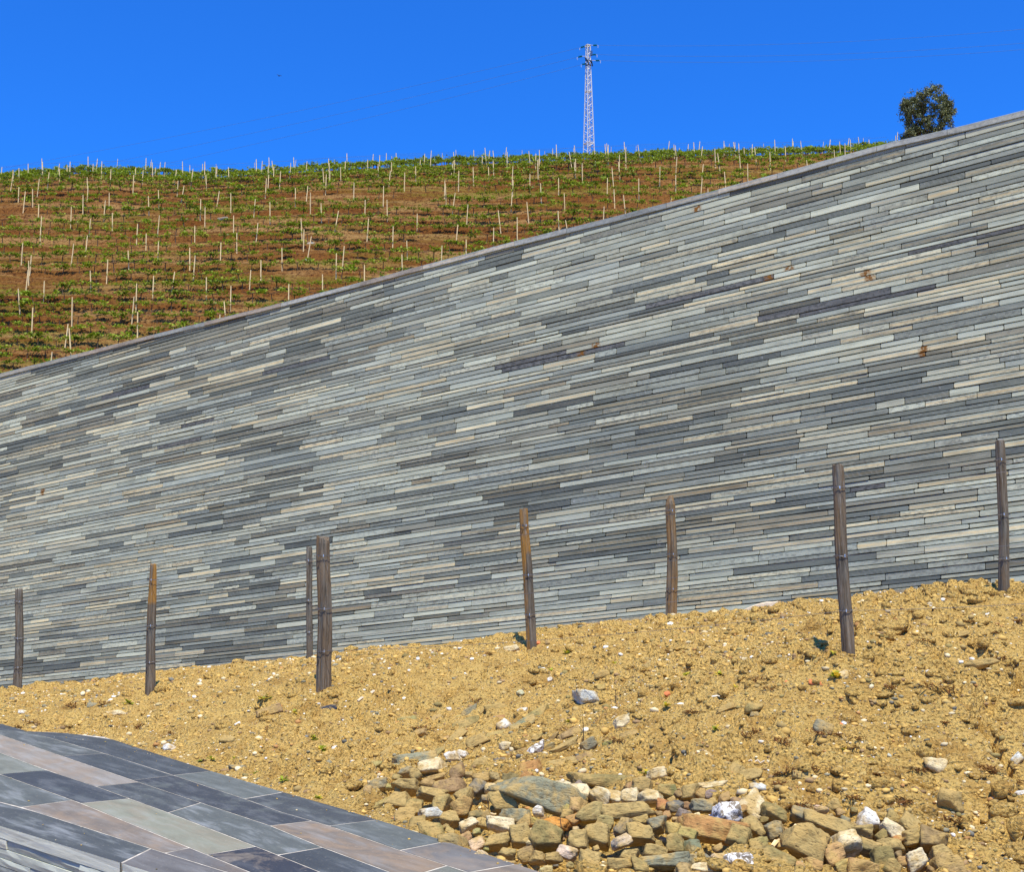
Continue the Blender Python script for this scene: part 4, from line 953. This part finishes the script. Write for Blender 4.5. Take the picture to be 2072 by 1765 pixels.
HERO = [ # conv, x, y, w, h, angle, colour, slab, anchor name, full label
 (c6,1290,665,520,130,-25,GG,1,'the long grey slab','long grey weathered slab lying diagonally across the rubble heap'),
 (c6,1615,545,310,105,-12,OL,1,'the olive slab','olive slab with a rounded right end at the top of the rubble'),
 (c6,1750,735,310,80,3,TAN,1,'the spindle-shaped slab','tan spindle-shaped slab below the row of cream blocks'),
 (c6,1365,795,235,65,-15,OR,1,'the orange stone','bright orange stone below the long grey slab'),
 (c6,785,582,165,82,3,BRN,1,'the brown oval stone','smooth brown oval stone near the left end of the rubble'),
 (c6,690,470,140,80,5,PL,0,'the cream block','large cream block at the upper left of the rubble'),
 (c6,805,418,90,60,0,WH,0,None,None),(c6,860,400,38,62,80,WH,0,None,None),
 (c6,1520,632,80,120,85,PL,0,None,None),(c6,1612,645,125,85,-45,PL,0,None,None),(c6,1697,640,85,90,0,PL,0,None,None),(c6,1790,650,95,80,0,PL,0,None,None),(c6,1900,658,135,82,-10,PL,0,None,None),
 (c6,1430,607,100,78,0,PL,0,None,None),(c6,600,425,230,60,12,GG,1,'the dark wedge slab','dark grey-green wedge slab with a black shadow beneath, left of the cream block'),
 (c6,680,640,165,65,-15,TAN,0,None,None),(c6,510,662,135,88,0,TAN,0,None,None),(c6,595,692,85,78,0,OL,0,None,None),(c6,680,722,135,72,15,BG,1,None,None),(c6,790,765,95,72,0,TAN,0,None,None),
 (c6,870,645,98,78,0,TAN,0,None,None),(c6,940,597,85,80,-50,DG,0,None,None),(c6,1085,690,135,92,0,TAN,0,None,None),(c6,1160,742,165,82,5,GG,1,None,None),(c6,1278,722,58,50,0,WH,0,'the white pebble','small bright white stone resting under the long grey slab'),
 (c6,890,800,115,72,25,PL,0,None,None),(c6,1065,800,140,72,-18,PL,0,None,None),(c6,975,788,55,85,80,TAN,0,None,None),(c6,1180,872,135,95,0,TAN,0,None,None),(c6,1050,892,135,65,10,TAN,0,None,None),
 (c6,1340,888,170,135,-10,OL,0,'the humped olive rock','large humped olive rock below the orange stone'),(c6,1490,895,105,100,0,TAN,0,None,None),(c6,1600,862,150,110,-10,TAN,0,None,None),(c6,1752,822,105,105,0,DG,0,None,None),(c6,1830,865,155,85,-15,TAN,0,None,None),
 (c6,1925,795,105,92,0,GY,0,None,None),(c6,2030,702,85,72,0,DG,0,None,None),(c6,1555,990,115,115,0,TAN,0,None,None),(c6,1720,1015,125,80,0,TAN,0,None,None),(c6,1960,992,270,72,7,GG,1,'the low grey-green slab','grey-green slab lying at the very bottom edge of the rubble'),
 (c6,1905,942,125,75,-20,TAN,0,None,None),(c6,2030,905,95,92,0,OL,0,None,None),(c6,1780,955,105,65,0,TAN,0,None,None),(c6,440,400,165,58,42,TAN,1,None,None),(c6,815,312,130,48,55,TAN,1,None,None),(c6,930,332,135,52,30,TAN,1,None,None),
 (c6,715,203,95,48,28,DG,1,None,None),(c6,870,235,160,55,22,OL,1,None,None),(c6,1548,90,148,85,-5,BG,0,'the bluish boulder','pale bluish grey boulder alone in the middle of the bank'),(c6,95,148,115,38,12,BK,1,'the black slate shard','flat black slate shard below the thickest fence post'),
 (c6,1735,225,85,58,10,PL,0,None,None),(c6,550,588,135,62,-15,TAN,0,None,None),(c6,1410,362,175,42,34,TAN,1,None,None),(c6,1225,478,115,68,10,RU,0,None,None),(c6,1200,545,85,92,-50,RU,0,None,None),(c6,960,465,115,62,10,TAN,0,None,None),
 (c6,1095,505,48,42,0,GY,0,None,None),(c6,1555,348,85,60,20,GY,0,None,None),(c6,1097,356,72,36,0,PL,0,None,None),(c6,1185,157,58,28,15,WH,0,None,None),(c6,1085,237,66,50,40,WH,0,None,None),(c6,400,575,120,70,10,GY,0,None,None),
 (c6,1010,595,80,50,0,PL,0,None,None),(c6,985,650,50,50,0,DG,0,None,None),(c6,1930,510,110,60,15,PL,0,None,None),(c6,1400,450,150,40,15,TAN,1,None,None),(c6,545,505,80,60,0,GY,0,None,None),(c6,825,500,90,80,30,BRN,0,None,None),
 (c7,185,1022,370,120,-12,RU,1,'the rusty-ended slab','big brown slab with a rusty right end at the bottom of the rubble'),(c7,120,885,125,72,-10,GY,0,None,None),(c7,90,1185,190,75,4,GY,1,None,None),(c7,130,1235,230,58,0,PL,0,None,None),
 (c7,430,855,140,150,-40,PL,0,None,None),(c7,560,915,150,115,-20,OL,0,None,None),(c7,712,925,140,95,-30,GY,0,None,None),(c7,430,1003,135,115,0,TAN,0,None,None),(c7,560,1022,115,105,0,GY,0,None,None),(c7,870,985,260,115,-25,TAN,1,'the flat tan slab','flat-topped tan slab at the right side of the rubble'),
 (c7,740,1115,235,180,-30,TAN,0,'the biggest tan rock','biggest tan rock at the bottom right of the rubble'),(c7,1000,1115,225,140,5,PL,0,None,None),(c7,1125,945,135,110,-20,WH,0,None,None),(c7,1265,1012,115,95,-45,PL,0,None,None),(c7,1370,975,125,125,-40,TAN,0,None,None),
 (c7,540,1200,250,150,-20,OL,0,None,None),(c7,1200,1185,135,110,20,OL,0,None,None),(c7,1530,605,115,85,-20,PL,0,'the cream boulder','cream boulder with a black hollow beside it, on the right of the bank'),(c7,1620,825,150,140,-20,TAN,0,'the tan half-buried boulder','tan boulder half buried in soil on the right of the bank'),
 (c7,1608,492,62,72,80,PL,0,None,None),(c7,2035,572,70,50,40,BG,0,None,None),(c7,2045,772,65,42,20,WH,0,None,None),(c7,850,388,105,75,-30,GY,0,None,None),(c7,440,258,105,68,0,OL,0,None,None),(c7,268,262,125,40,20,TAN,1,None,None),(c7,130,545,90,55,0,PL,0,None,None),
 (c7,320,640,95,70,60,TAN,1,None,None),(c7,415,655,130,65,10,TAN,1,None,None),(c7,715,672,90,75,0,TAN,0,None,None),(c7,1400,1065,140,95,0,TAN,0,None,None),(c7,440,300,60,35,0,GY,0,None,None),(c7,455,742,85,40,8,BG,0,None,None),(c7,1100,1030,120,90,0,TAN,0,None,None),(c7,1260,1120,140,80,0,TAN,0,None,None),
 (c7,1560,1150,120,80,0,TAN,0,None,None),(c7,200,725,170,50,8,PL,1,None,None),(c7,40,780,110,70,10,TAN,0,None,None),(c7,205,195,60,32,0,WH,0,None,None),(c7,980,60,75,50,30,PL,0,None,None),(c7,1060,72,40,25,0,PL,0,None,None),
 (c5,1030,297,78,42,0,WH,0,'the white stone by the flags','white stone on the soil just beyond the slate flags'),(c5,130,78,38,32,0,WH,0,None,None),(c5,1390,252,92,46,-15,TAN,0,None,None),(c5,2035,297,52,32,10,WH,0,None,None),(c5,1440,150,42,22,30,WH,0,None,None),(c5,695,85,125,30,8,PL,1,None,None),(c5,1450,420,95,55,-10,GY,0,None,None),(c5,565,42,65,50,0,GY,0,None,None),(c5,1640,72,135,60,20,BRN,1,None,None),
 (c4,255,1297,100,38,10,PL,1,None,None),(c4,1355,1285,38,38,0,PL,0,None,None),(c4,2020,1400,95,55,10,PL,0,None,None),(c4,545,1530,42,40,0,WH,0,None,None),(c4,1290,1430,60,50,40,TAN,0,None,None),(c4,1670,1270,90,35,35,GY,1,None,None),(c4,1425,1080,45,25,0,TAN,0,None,None),(c4,950,1500,110,45,10,TAN,0,None,None),
 (c8,990,1322,46,36,0,PL,0,None,None),(c8,920,1386,62,28,5,BG,0,None,None),(c8,400,1722,82,55,30,PL,0,None,None),(c8,1320,1640,240,60,10,TAN,1,None,None),(c8,90,1250,80,24,-5,GY,0,None,None),(c8,1180,1440,150,40,20,TAN,1,None,None),(c8,240,1620,120,45,30,OL,1,None,None),(c8,785,1480,30,26,0,WH,0,None,None)]
placed = []   # px, py, radius px
anchors = []; todo = []
for i, (cv, x, y, w_, h_, ang, col, slab, an, lab) in enumerate(HERO):
    (px, py), k = cv(x, y); w2, h2 = w_*k, h_*k
    mt = None
    o = place_rock(px, py, w2, h2, ang, col, 200+i, mt, bool(slab))
    if o is None: continue
    placed.append((px, py, max(w2, h2)*.5, min(w2, h2)*.5))
    if an: anchors.append((px, py, an)); tag(o, lab, 'stone', 'loose stones on the bank')
    else: todo.append((o, px, py, max(w2, h2), CN[col], bool(slab)))
for i, (cv, x, y, w_, h_, ang, lab) in enumerate(((c6,1262,377,115,58,42,'mottled white and grey stone standing tilted above the rubble'),(c7,275,925,165,135,-15,'big white stone with grey mottling in the middle of the rubble'),(c7,330,1200,165,115,0,'rounded stone with white streaks at the bottom edge of the rubble'))):
    (px, py), k = cv(x, y); o = place_rock(px, py, w_*k, h_*k, ang, WH, 500+i, M_mot); tag(o, lab, 'stone', 'loose stones on the bank'); placed.append((px, py, w_*k*.5, h_*k*.5)); anchors.append((px, py, ('the tilted mottled stone','the big mottled stone','the white-streaked stone')[i]))
anchors += [(655,1395,'the thickest fence post'),(304,1403,'the orange-topped fence post'),(1074,1310,'the orange-sided fence post'),(1714,1335,'the tallest fence post'),(2034,1202,'the rightmost fence post'),(1358,1253,'the rounded-top fence post'),(205,1490,'the corner of the flags'),(700,1640,'the diagonal edge of the flags')]
# fill the heap, then scatter over the bank
HP = np.array(HEAP_PX, float); COLS = [TAN]*11+[OL]*4+[GY]+[PL]*2+[RU]+[BRN]
def free(px, py, r, tol=.74): return all(math.hypot(px-a, py-b) > (r + (c*.3+d*.7))*tol for a, b, c, d in placed)
cnt = 0; tries = 0
while cnt < 128 and tries < 16000:
    tries += 1; px = rnd.uniform(730, 1990); py = rnd.uniform(1555, 1764)
    if not bool(inpoly(np.array([px]), np.array([py]), HP)[0]): continue
    r = rnd.uniform(13, 32)*(1 if tries < 1800 else .55)*(.6+.5*(py-1555)/210)
    if not free(px, py, r): continue
    col = rnd.choice(COLS); asp = rnd.uniform(.6, .95); ang = rnd.uniform(-35, 35)
    o = place_rock(px, py, 2*r, 2*r*asp, ang, [c*rnd.uniform(.85, 1.1) for c in col], 1000+cnt)
    if o is None: continue
    placed.append((px, py, r, r*asp)); todo.append((o, px, py, 2*r, CN[col], False)); cnt += 1
SLP = np.array([(715,1500),(800,1450),(1000,1420),(1250,1470),(1420,1560),(1300,1600),(740,1600)], float); sl_n = 0; tries = 0
while sl_n < 34 and tries < 3000:
    tries += 1; px = rnd.uniform(715, 1420); py = rnd.uniform(1420, 1600)
    if not bool(inpoly(np.array([px]), np.array([py]), SLP)[0]): continue
    r = rnd.uniform(11, 30)
    if not free(px, py, r*.7): continue
    col = rnd.choice([TAN]*5+[OL]*4+[GY]*2+[RU]); asp = rnd.uniform(.28, .5)
    o = place_rock(px, py, 2*r, 2*r*asp, rnd.uniform(5, 50), [c*rnd.uniform(.8, 1.05) for c in col], 7000+sl_n, None, True, lift=.02)
    if o is None: continue
    placed.append((px, py, r, r*asp)); todo.append((o, px, py, 2*r, CN[col], True)); sl_n += 1
cnt += sl_n
nsc = 320 - len(HERO) - 3 - cnt; k = 0; tries = 0
while k < nsc and tries < 4000:
    tries += 1; px = rnd.uniform(5, 2067); py = rnd.uniform(1215, 1760); r = rnd.choice((4,5,6,6,8,10,13))*rnd.uniform(.8, 1.2)*(.55+.6*(py-1215)/540)
    p = hit(px, py)
    if p is None or bool(inpoly(np.array([p.x]), np.array([p.y]))[0]) or float(dpoly(p.x, p.y)) < .05 or py < float(np.interp(px, [q[0] for q in base_px], [q[1] for q in base_px])) + 6: continue
    if not free(px, py, r, 1.0): continue
    col = rnd.choice([TAN]*7+[WH]*2+[PL]*4+[GY]*2+[OL]*3+[BG,DG]); asp = rnd.uniform(.45, .9)
    o = place_rock(px, py, 2*r, 2*r*asp, rnd.uniform(-30, 40), [c*rnd.uniform(.85, 1.1) for c in col], 2000+k)
    placed.append((px, py, r, r)); todo.append((o, px, py, 2*r, CN[col], False)); k += 1
print('stones', len(placed))
def relabel(todo, noun, cat, group):
    buckets = {}
    for (o, px, py, sz, cn, slab) in todo:
        a = min(anchors, key=lambda a: math.hypot(px-a[0], py-a[1])); dx, dy = px-a[0], py-a[1]
        dr = ('right of' if dx > 0 else 'left of') if abs(dx) > abs(dy)*1.2 else ('above' if dy < 0 else 'below')
        sw = 'large' if sz > 45 else ('medium' if sz > 26 else ('small' if sz > 14 else 'tiny'))
        if noun != 'stone': sw = ''
        buckets.setdefault((sw, cn, 'slab' if slab else noun, dr, a[2]), []).append((math.hypot(dx, dy), o))
    for (sw, cn, nn, dr, an), L in buckets.items():
        L.sort(key=lambda q: q[0])
        for i, (d, o) in enumerate(L):
            pre = 'only' if len(L) == 1 else ('nearest' if i == 0 else (ordn(i+1)+' nearest')); s = ' '.join(f'{sw} {cn} {nn} {dr} {an}'.split())
            tag(o, s if len(L) == 1 else f'{s}, {pre} of {ORDC[len(L)] if len(L) < 13 else "several"} such', cat, group)
ORDC = ['zero','one','two','three','four','five','six','seven','eight','nine','ten','eleven','twelve']
relabel(todo, 'stone', 'stone', 'loose stones on the bank')
# terracotta chips
todo = []
for i, (cv, x, y, w_, h_, ang) in enumerate(((c7,808,105,72,42,-25),(c7,970,368,42,42,0),(c7,1862,815,30,24,0),(c7,1862,1088,44,30,10),(c7,642,495,30,26,0),(c7,550,218,26,20,-30),(c7,628,98,20,16,0),(c6,1985,62,36,30,30),(c5,815,140,38,14,5),(c6,1128,935,30,20,0),(c4,455,1248,30,24,0),(c4,480,1405,26,20,0))):
    (px, py), k_ = cv(x, y); o = place_rock(px, py, w_*k_, h_*k_, ang, OR, 3000+i, M_terra, True, 'tile_shard', rough=.3)
    if o: todo.append((o, px, py, w_*k_, 'orange terracotta', False))
relabel(todo, 'shard', 'tile shard', 'terracotta shards')
# pale plank-like stone at the foot of the wall, pale stick on the bank
s0, z0 = wall_hit(1493, 1241); s1, z1 = wall_hit(1583, 1237)
mb = MB(); n = 9; V = []
for j in range(n):
    t = j/(n-1); s = s0+(s1-s0)*t; zc = basez(s); hh = .02+.095*math.sin(min(1, t*1.35)*math.pi/2)**1.2*(1 if t < .85 else .93)
    for oo, zz in ((.03,-.1),(.16,-.1),(.155,hh-.012),(.14,hh),(.045,hh),(.03,hh-.01)): V.append(wp(s, zc+zz + rnd.uniform(-.003,.003), oo))
mb.add(V, [(j*6+q, j*6+(q+1) % 6, (j+1)*6+(q+1) % 6, (j+1)*6+q) for j in range(n-1) for q in range(6)]+[tuple(range(6)), tuple(range((n-1)*6, n*6))])
tag(mb.build('timber_offcut', M_pale), 'pale cream block lying half buried against the foot of the slate wall', 'block')
def stick(a, b, w_, lab, mat=M_pale):
    A = hit(*a); B = hit(*b); mb = MB(); n = 8; pts = [A.lerp(B, t/(n-1)) + Vector((0, 0, .018+.01*math.sin(t*2.1))) for t in range(n)]
    mb.tube(pts, [w_*(.6+.4*math.sin(math.pi*(t+.7)/n)) for t in range(n)], 6); tag(mb.build('stick', mat), lab, 'stick', 'sticks on the bank')
stick(c6(278,112)[0], c6(425,28)[0], .014, 'pale split stick lying diagonally near the thickest fence post')
stick(c7(402,597)[0], c7(500,602)[0], .006, 'thin white stick lying level above the rubble')
stick(c7(545,1120)[0], c7(690,1000)[0], .016, 'grey stick lying across stones at the bottom of the rubble', M_stake)

# pebbles: uncountable small stones
def pebbles(n):
    r = np.random.RandomState(8); V = []; Fc = []; Cc = []; off = 0
    px = r.uniform(-60, 2130, n*2); py = r.uniform(1180, 1790, n*2); pts = []
    # sample in plan with density following the bank
    x = r.uniform(-9.4, 6.5, n*5); y = 6 + (22-6)*r.uniform(0, 1, n*5)**1.25
    ok = (np.abs(x) < .44*y+.2) & (~inpoly(x, y)) & (dpoly(x, y) > .015) & (y < wall_y(x)-.05)
    dn = fbm2(x*.8, y*.8, 3, 71); ok &= (r.uniform(-.5, .9, len(x)) < dn + .35)
    x = x[ok][:n]; y = y[ok][:n]; z = gz(x, y)
    xs = r.uniform(-7, .3, 9000); ys = r.uniform(6, 13.2, 9000); dd = dpoly(xs, ys); o2 = inpoly(xs, ys) & (r.uniform(0, 1, 9000) < .30*np.exp(-dd/.12) + .006)
    n1 = len(x); x = np.concatenate([x, xs[o2]]); y = np.concatenate([y, ys[o2]]); z = np.concatenate([z, np.full(o2.sum(), HZ+.002)]); print('pebbles', len(x), o2.sum())
    shp = [rock_shape(ICO1, 4000+i, 7, 30) for i in range(12)]
    pal = np.array([(.62,.40,.11)]*13+[TAN]*4+[PL]*3+[WH]*1+[GY]*2+[OL]*3+[BRN]*3+[DG, RU])
    for i in range(len(x)):
        s = .005 + .013*r.exponential(.5); s = min(s, .040) if i < n1 else min(s*.45, .011); q = shp[i % 12]*np.array([s, s*r.uniform(.6, .95), s*r.uniform(.4, .8)]); a = r.uniform(0, 6.28); c, t = math.cos(a), math.sin(a)
        W = np.stack([q[:,0]*c-q[:,1]*t, q[:,0]*t+q[:,1]*c, q[:,2]], -1) + np.array([x[i], y[i], z[i]+s*.15]); V.append(W); Fc.append(IF1+off); off += len(W)
        Cc.append(np.tile(pal[r.randint(len(pal))]*r.uniform(.75, 1.15), (len(W), 1)))
    cl = np.clip(np.vstack(Cc), 0, .95); me = npmesh('gravel', np.vstack(V), np.vstack(Fc), 3, col=np.hstack([cl, np.ones((len(cl), 1))]))
    tag(link('gravel', me, [M_peb]), 'small pebbles and grit scattered over the sandy bank', 'gravel', kind='stuff')
pebbles(34000)
def clods(n):
    r = np.random.RandomState(18); V = []; Fc = []; Cc = []; off = 0
    bm = bmesh.new(); bmesh.ops.create_icosphere(bm, subdivisions=2, radius=1); b2 = np.array([q.co[:] for q in bm.verts]); f2 = np.array([[v.index for v in f.verts] for f in bm.faces]); bm.free()
    shp = [rock_shape(b2, 5000+i, 8, 26, 1.8) for i in range(16)]
    x = r.uniform(-9, 6.4, n*6); y = 6.2 + 15*r.uniform(0, 1, n*6)**1.4
    ok = (np.abs(x) < .44*y) & (~inpoly(x, y)) & (dpoly(x, y) > .12) & (y < wall_y(x)-.15); ok &= (r.uniform(-.7, .7, len(x)) < fbm2(x*.9+9, y*.9, 3, 73) + .12*(x-1))
    x = x[ok][:n]; y = y[ok][:n]; z = gz(x, y)
    for i in range(len(x)):
        s = min((.016 + .022*r.exponential(.6))*(1 + .5*max(0, min(1, (x[i]-1)/3))), .11); q = shp[i % 16]*np.array([s*r.uniform(.8,1.5), s*r.uniform(.7, 1.0), s*r.uniform(.5, .9)]); a = r.uniform(0, 6.28); c, t = math.cos(a), math.sin(a)
        V.append(np.stack([q[:,0]*c-q[:,1]*t, q[:,0]*t+q[:,1]*c, q[:,2]], -1) + np.array([x[i], y[i], z[i]+s*.12])); Fc.append(f2+off); off += len(b2)
    tag(link('soil_clods', npmesh('soil_clods', np.vstack(V), np.vstack(Fc), 3), [M_soil]), 'crumbly clods of dry yellow earth lying all over the bank', 'clods', kind='stuff')
clods(2300)

# weeds
def weed(px, py, size, kind, seed):
    p = hit(px, py)
    if p is None: return None
    p.z = float(gz(p.x, p.y)); r = np.random.RandomState(seed); V = []; Fc = []; Cc = []; k = (p.y/F)*size/2
    nl = r.randint(9, 15) if kind == 'green' else r.randint(34, 60)
    for j in range(nl):
        a = r.uniform(0, 6.28); el = r.uniform(.15, 1.0) if kind == 'green' else r.uniform(.0, .8); L = k*r.uniform(.6, 1.15); wd = L*(.20 if kind == 'green' else .045)
        if kind != 'green': wd = max(wd, .0035)
        d = np.array([math.cos(a)*math.cos(el), math.sin(a)*math.cos(el), math.sin(el)]); sd_ = np.array([-math.sin(a), math.cos(a), 0])*wd
        droop = np.array([0, 0, -L*.25]); o0 = r.normal(size=3)*k*(.06 if kind == 'green' else .42); o0[2] = 0
        P = [o0, o0+d*L*.4+sd_*.9, o0+d*L*.8+sd_+droop*.4, o0+d*L+droop, o0+d*L*.8-sd_+droop*.4, o0+d*L*.4-sd_*.9]
        b = len(V); V += [q+np.array([0,0,.004]) for q in P]; Fc += [(b, b+1, b+4+1, b), ] if False else [(b, b+1, b+2, b+5), (b+5, b+2, b+3, b+4)]
        if kind == 'green': c = np.array([.36,.42,.03])*r.uniform(.6, 1.2) if r.uniform() > .3 else np.array([.70,.50,.04])
        else: c = np.array([.20,.085,.020])*r.uniform(.5, 1.4)
        Cc += [c]*6
    me = npmesh('weed', np.array(V), np.array(Fc), 4, col=np.hstack([np.array(Cc), np.ones((len(Cc), 1))]))
    o = link('weed' if kind == 'green' else 'dry_tuft', me, [M_leaf]); o.location = p; return o
todo = []
GREEN = [(c6,70,385,62),(c6,32,340,44),(c6,360,520,95),(c6,1440,230,50),(c6,1600,210,70),(c6,1880,505,72),(c6,1180,800,50),(c6,1165,915,45),(c6,1545,765,42),(c6,1980,165,50),(c6,60,645,40),(c5,780,40,55),(c5,1600,20,72),(c5,1780,110,46),(c5,1900,265,45),(c5,1945,320,70),(c5,1720,530,60),(c5,1280,380,50),(c5,1425,378,50),(c5,1220,385,40),(c5,1925,605,40),(c5,1545,465,40),(c7,225,75,50),(c7,940,90,90),(c7,195,415,55),(c7,980,500,50),(c7,1160,620,40),(c7,325,150,40),(c7,2050,1130,50),(c7,30,60,60),(c8,1560,1095,60),(c8,1395,1145,50),(c8,770,1185,40),(c8,1190,1165,40),(c8,350,1745,85),(c8,295,1545,55),(c8,330,1615,50),(c4,670,1340,55),(c4,1035,1425,45),(c4,1825,1520,60),(c4,1595,1500,60),(c4,275,1212,40),(c4,1745,1020,45),(c4,625,1160,40),(c4,478,1190,40),(c4,550,1460,45)]
for i, (cv, x, y, s_) in enumerate(GREEN):
    (px, py), k_ = cv(x, y); o = weed(px, py, s_*k_*1.6, 'green', 50+i)
    if o: todo.append((o, px, py, s_, 'leafy green', False))
relabel(todo, 'weed', 'weed', 'green weeds on the bank'); todo = []
DRY = [(c6,640,265,90),(c6,100,70,60),(c6,560,180,60),(c6,950,100,110),(c6,1460,270,130),(c6,1720,330,90),(c6,1180,440,110),(c6,1640,640,60),(c6,2000,340,70),(c6,1150,320,60),(c5,440,40,120),(c5,840,170,110),(c5,1030,210,90),(c5,1560,360,70),(c5,640,45,90),(c5,110,175,50),(c5,1640,195,70),(c7,540,140,90),(c7,60,300,100),(c7,440,400,100),(c7,850,480,110),(c7,640,280,70),(c7,780,640,110),(c7,590,660,70),(c7,1560,180,170),(c7,1310,840,90),(c7,1030,860,80),(c7,790,870,80),(c7,1600,980,150),(c7,1850,640,110),(c7,1180,700,60),(c8,1600,1345,80),(c8,1300,1350,70),(c8,640,1360,60),(c8,1490,1590,90),(c8,940,1520,60),(c8,490,1585,45),(c8,240,1400,80),(c4,710,1210,60),(c4,1440,1350,70),(c4,80,1345,70),(c4,760,1160,45),(c7,450,90,90),(c7,1250,130,90),(c6,1500,420,60),(c5,210,150,90)]
rt_ = random.Random(44)
for _ in range(46):
    x_, y_ = rt_.uniform(1250, 2060), rt_.uniform(1240, 1750)
    if x_ > 1500 or rt_.random() < .4: DRY.append((lambda a, b: ((a, b), 1.0), x_, y_, rt_.uniform(14, 42)*(.6+(y_-1240)/700)))
for i, (cv, x, y, s_) in enumerate(DRY):
    (px, py), k_ = cv(x, y); o = weed(px, py, s_*k_*1.25, 'dry', 150+i)
    if o: todo.append((o, px, py, s_, 'dry brown', False))
relabel(todo, 'weed', 'dry weed', 'dry weeds on the bank')
# a few standing dead stalks over the heap
for i, (cv, x, y, h_, lab) in enumerate(((c6,1512,330,135,'thin dead stalk standing upright above the rubble, near the bluish boulder'),(c6,1690,105,70,'short dark dead stalk standing right of the bluish boulder'),(c6,985,740,110,'reddish dead stalk growing between stones below the brown oval stone'),(c6,1385,860,120,'reddish dead stalk rising in front of the orange stone'))):
    (px, py), k_ = cv(x, y); p = hit(px, py); h2 = h_*k_*p.y/F; mb = MB(); q = p + Vector((.01,-.03,0))
    mb.tube([q, q+Vector((.004,0,h2*.5)), q+Vector((-.003,0,h2))], [.004,.003,.002], 5); mb.tube([q+Vector((.003,0,h2*.4)), q+Vector((-.03,0,h2*.65))], [.0025,.0015], 4)
    tag(mb.build('dead_stalk', M_bark), lab, 'stalk', 'dead stalks')
# upper trellis wires of the two rows along the skyline
for r_, (Dk, hz_) in enumerate(((124.5,1.15),(124.5,1.42),(119.0,1.3))):
    pts = [(x, Dk, float(hill(x, Dk))+hz_) for x in np.arange(-52, 38, 2.0)]; mb = MB(); mb.tube(pts, .008, 4)
    tag(mb.build('vine_wire', M_line), ('lower wire strung above the vines along the skyline','upper wire strung above the vines along the skyline','wire strung over the vine row just below the skyline')[r_], 'wire', 'wires over the skyline vines')
print('objects', len(bpy.data.objects))
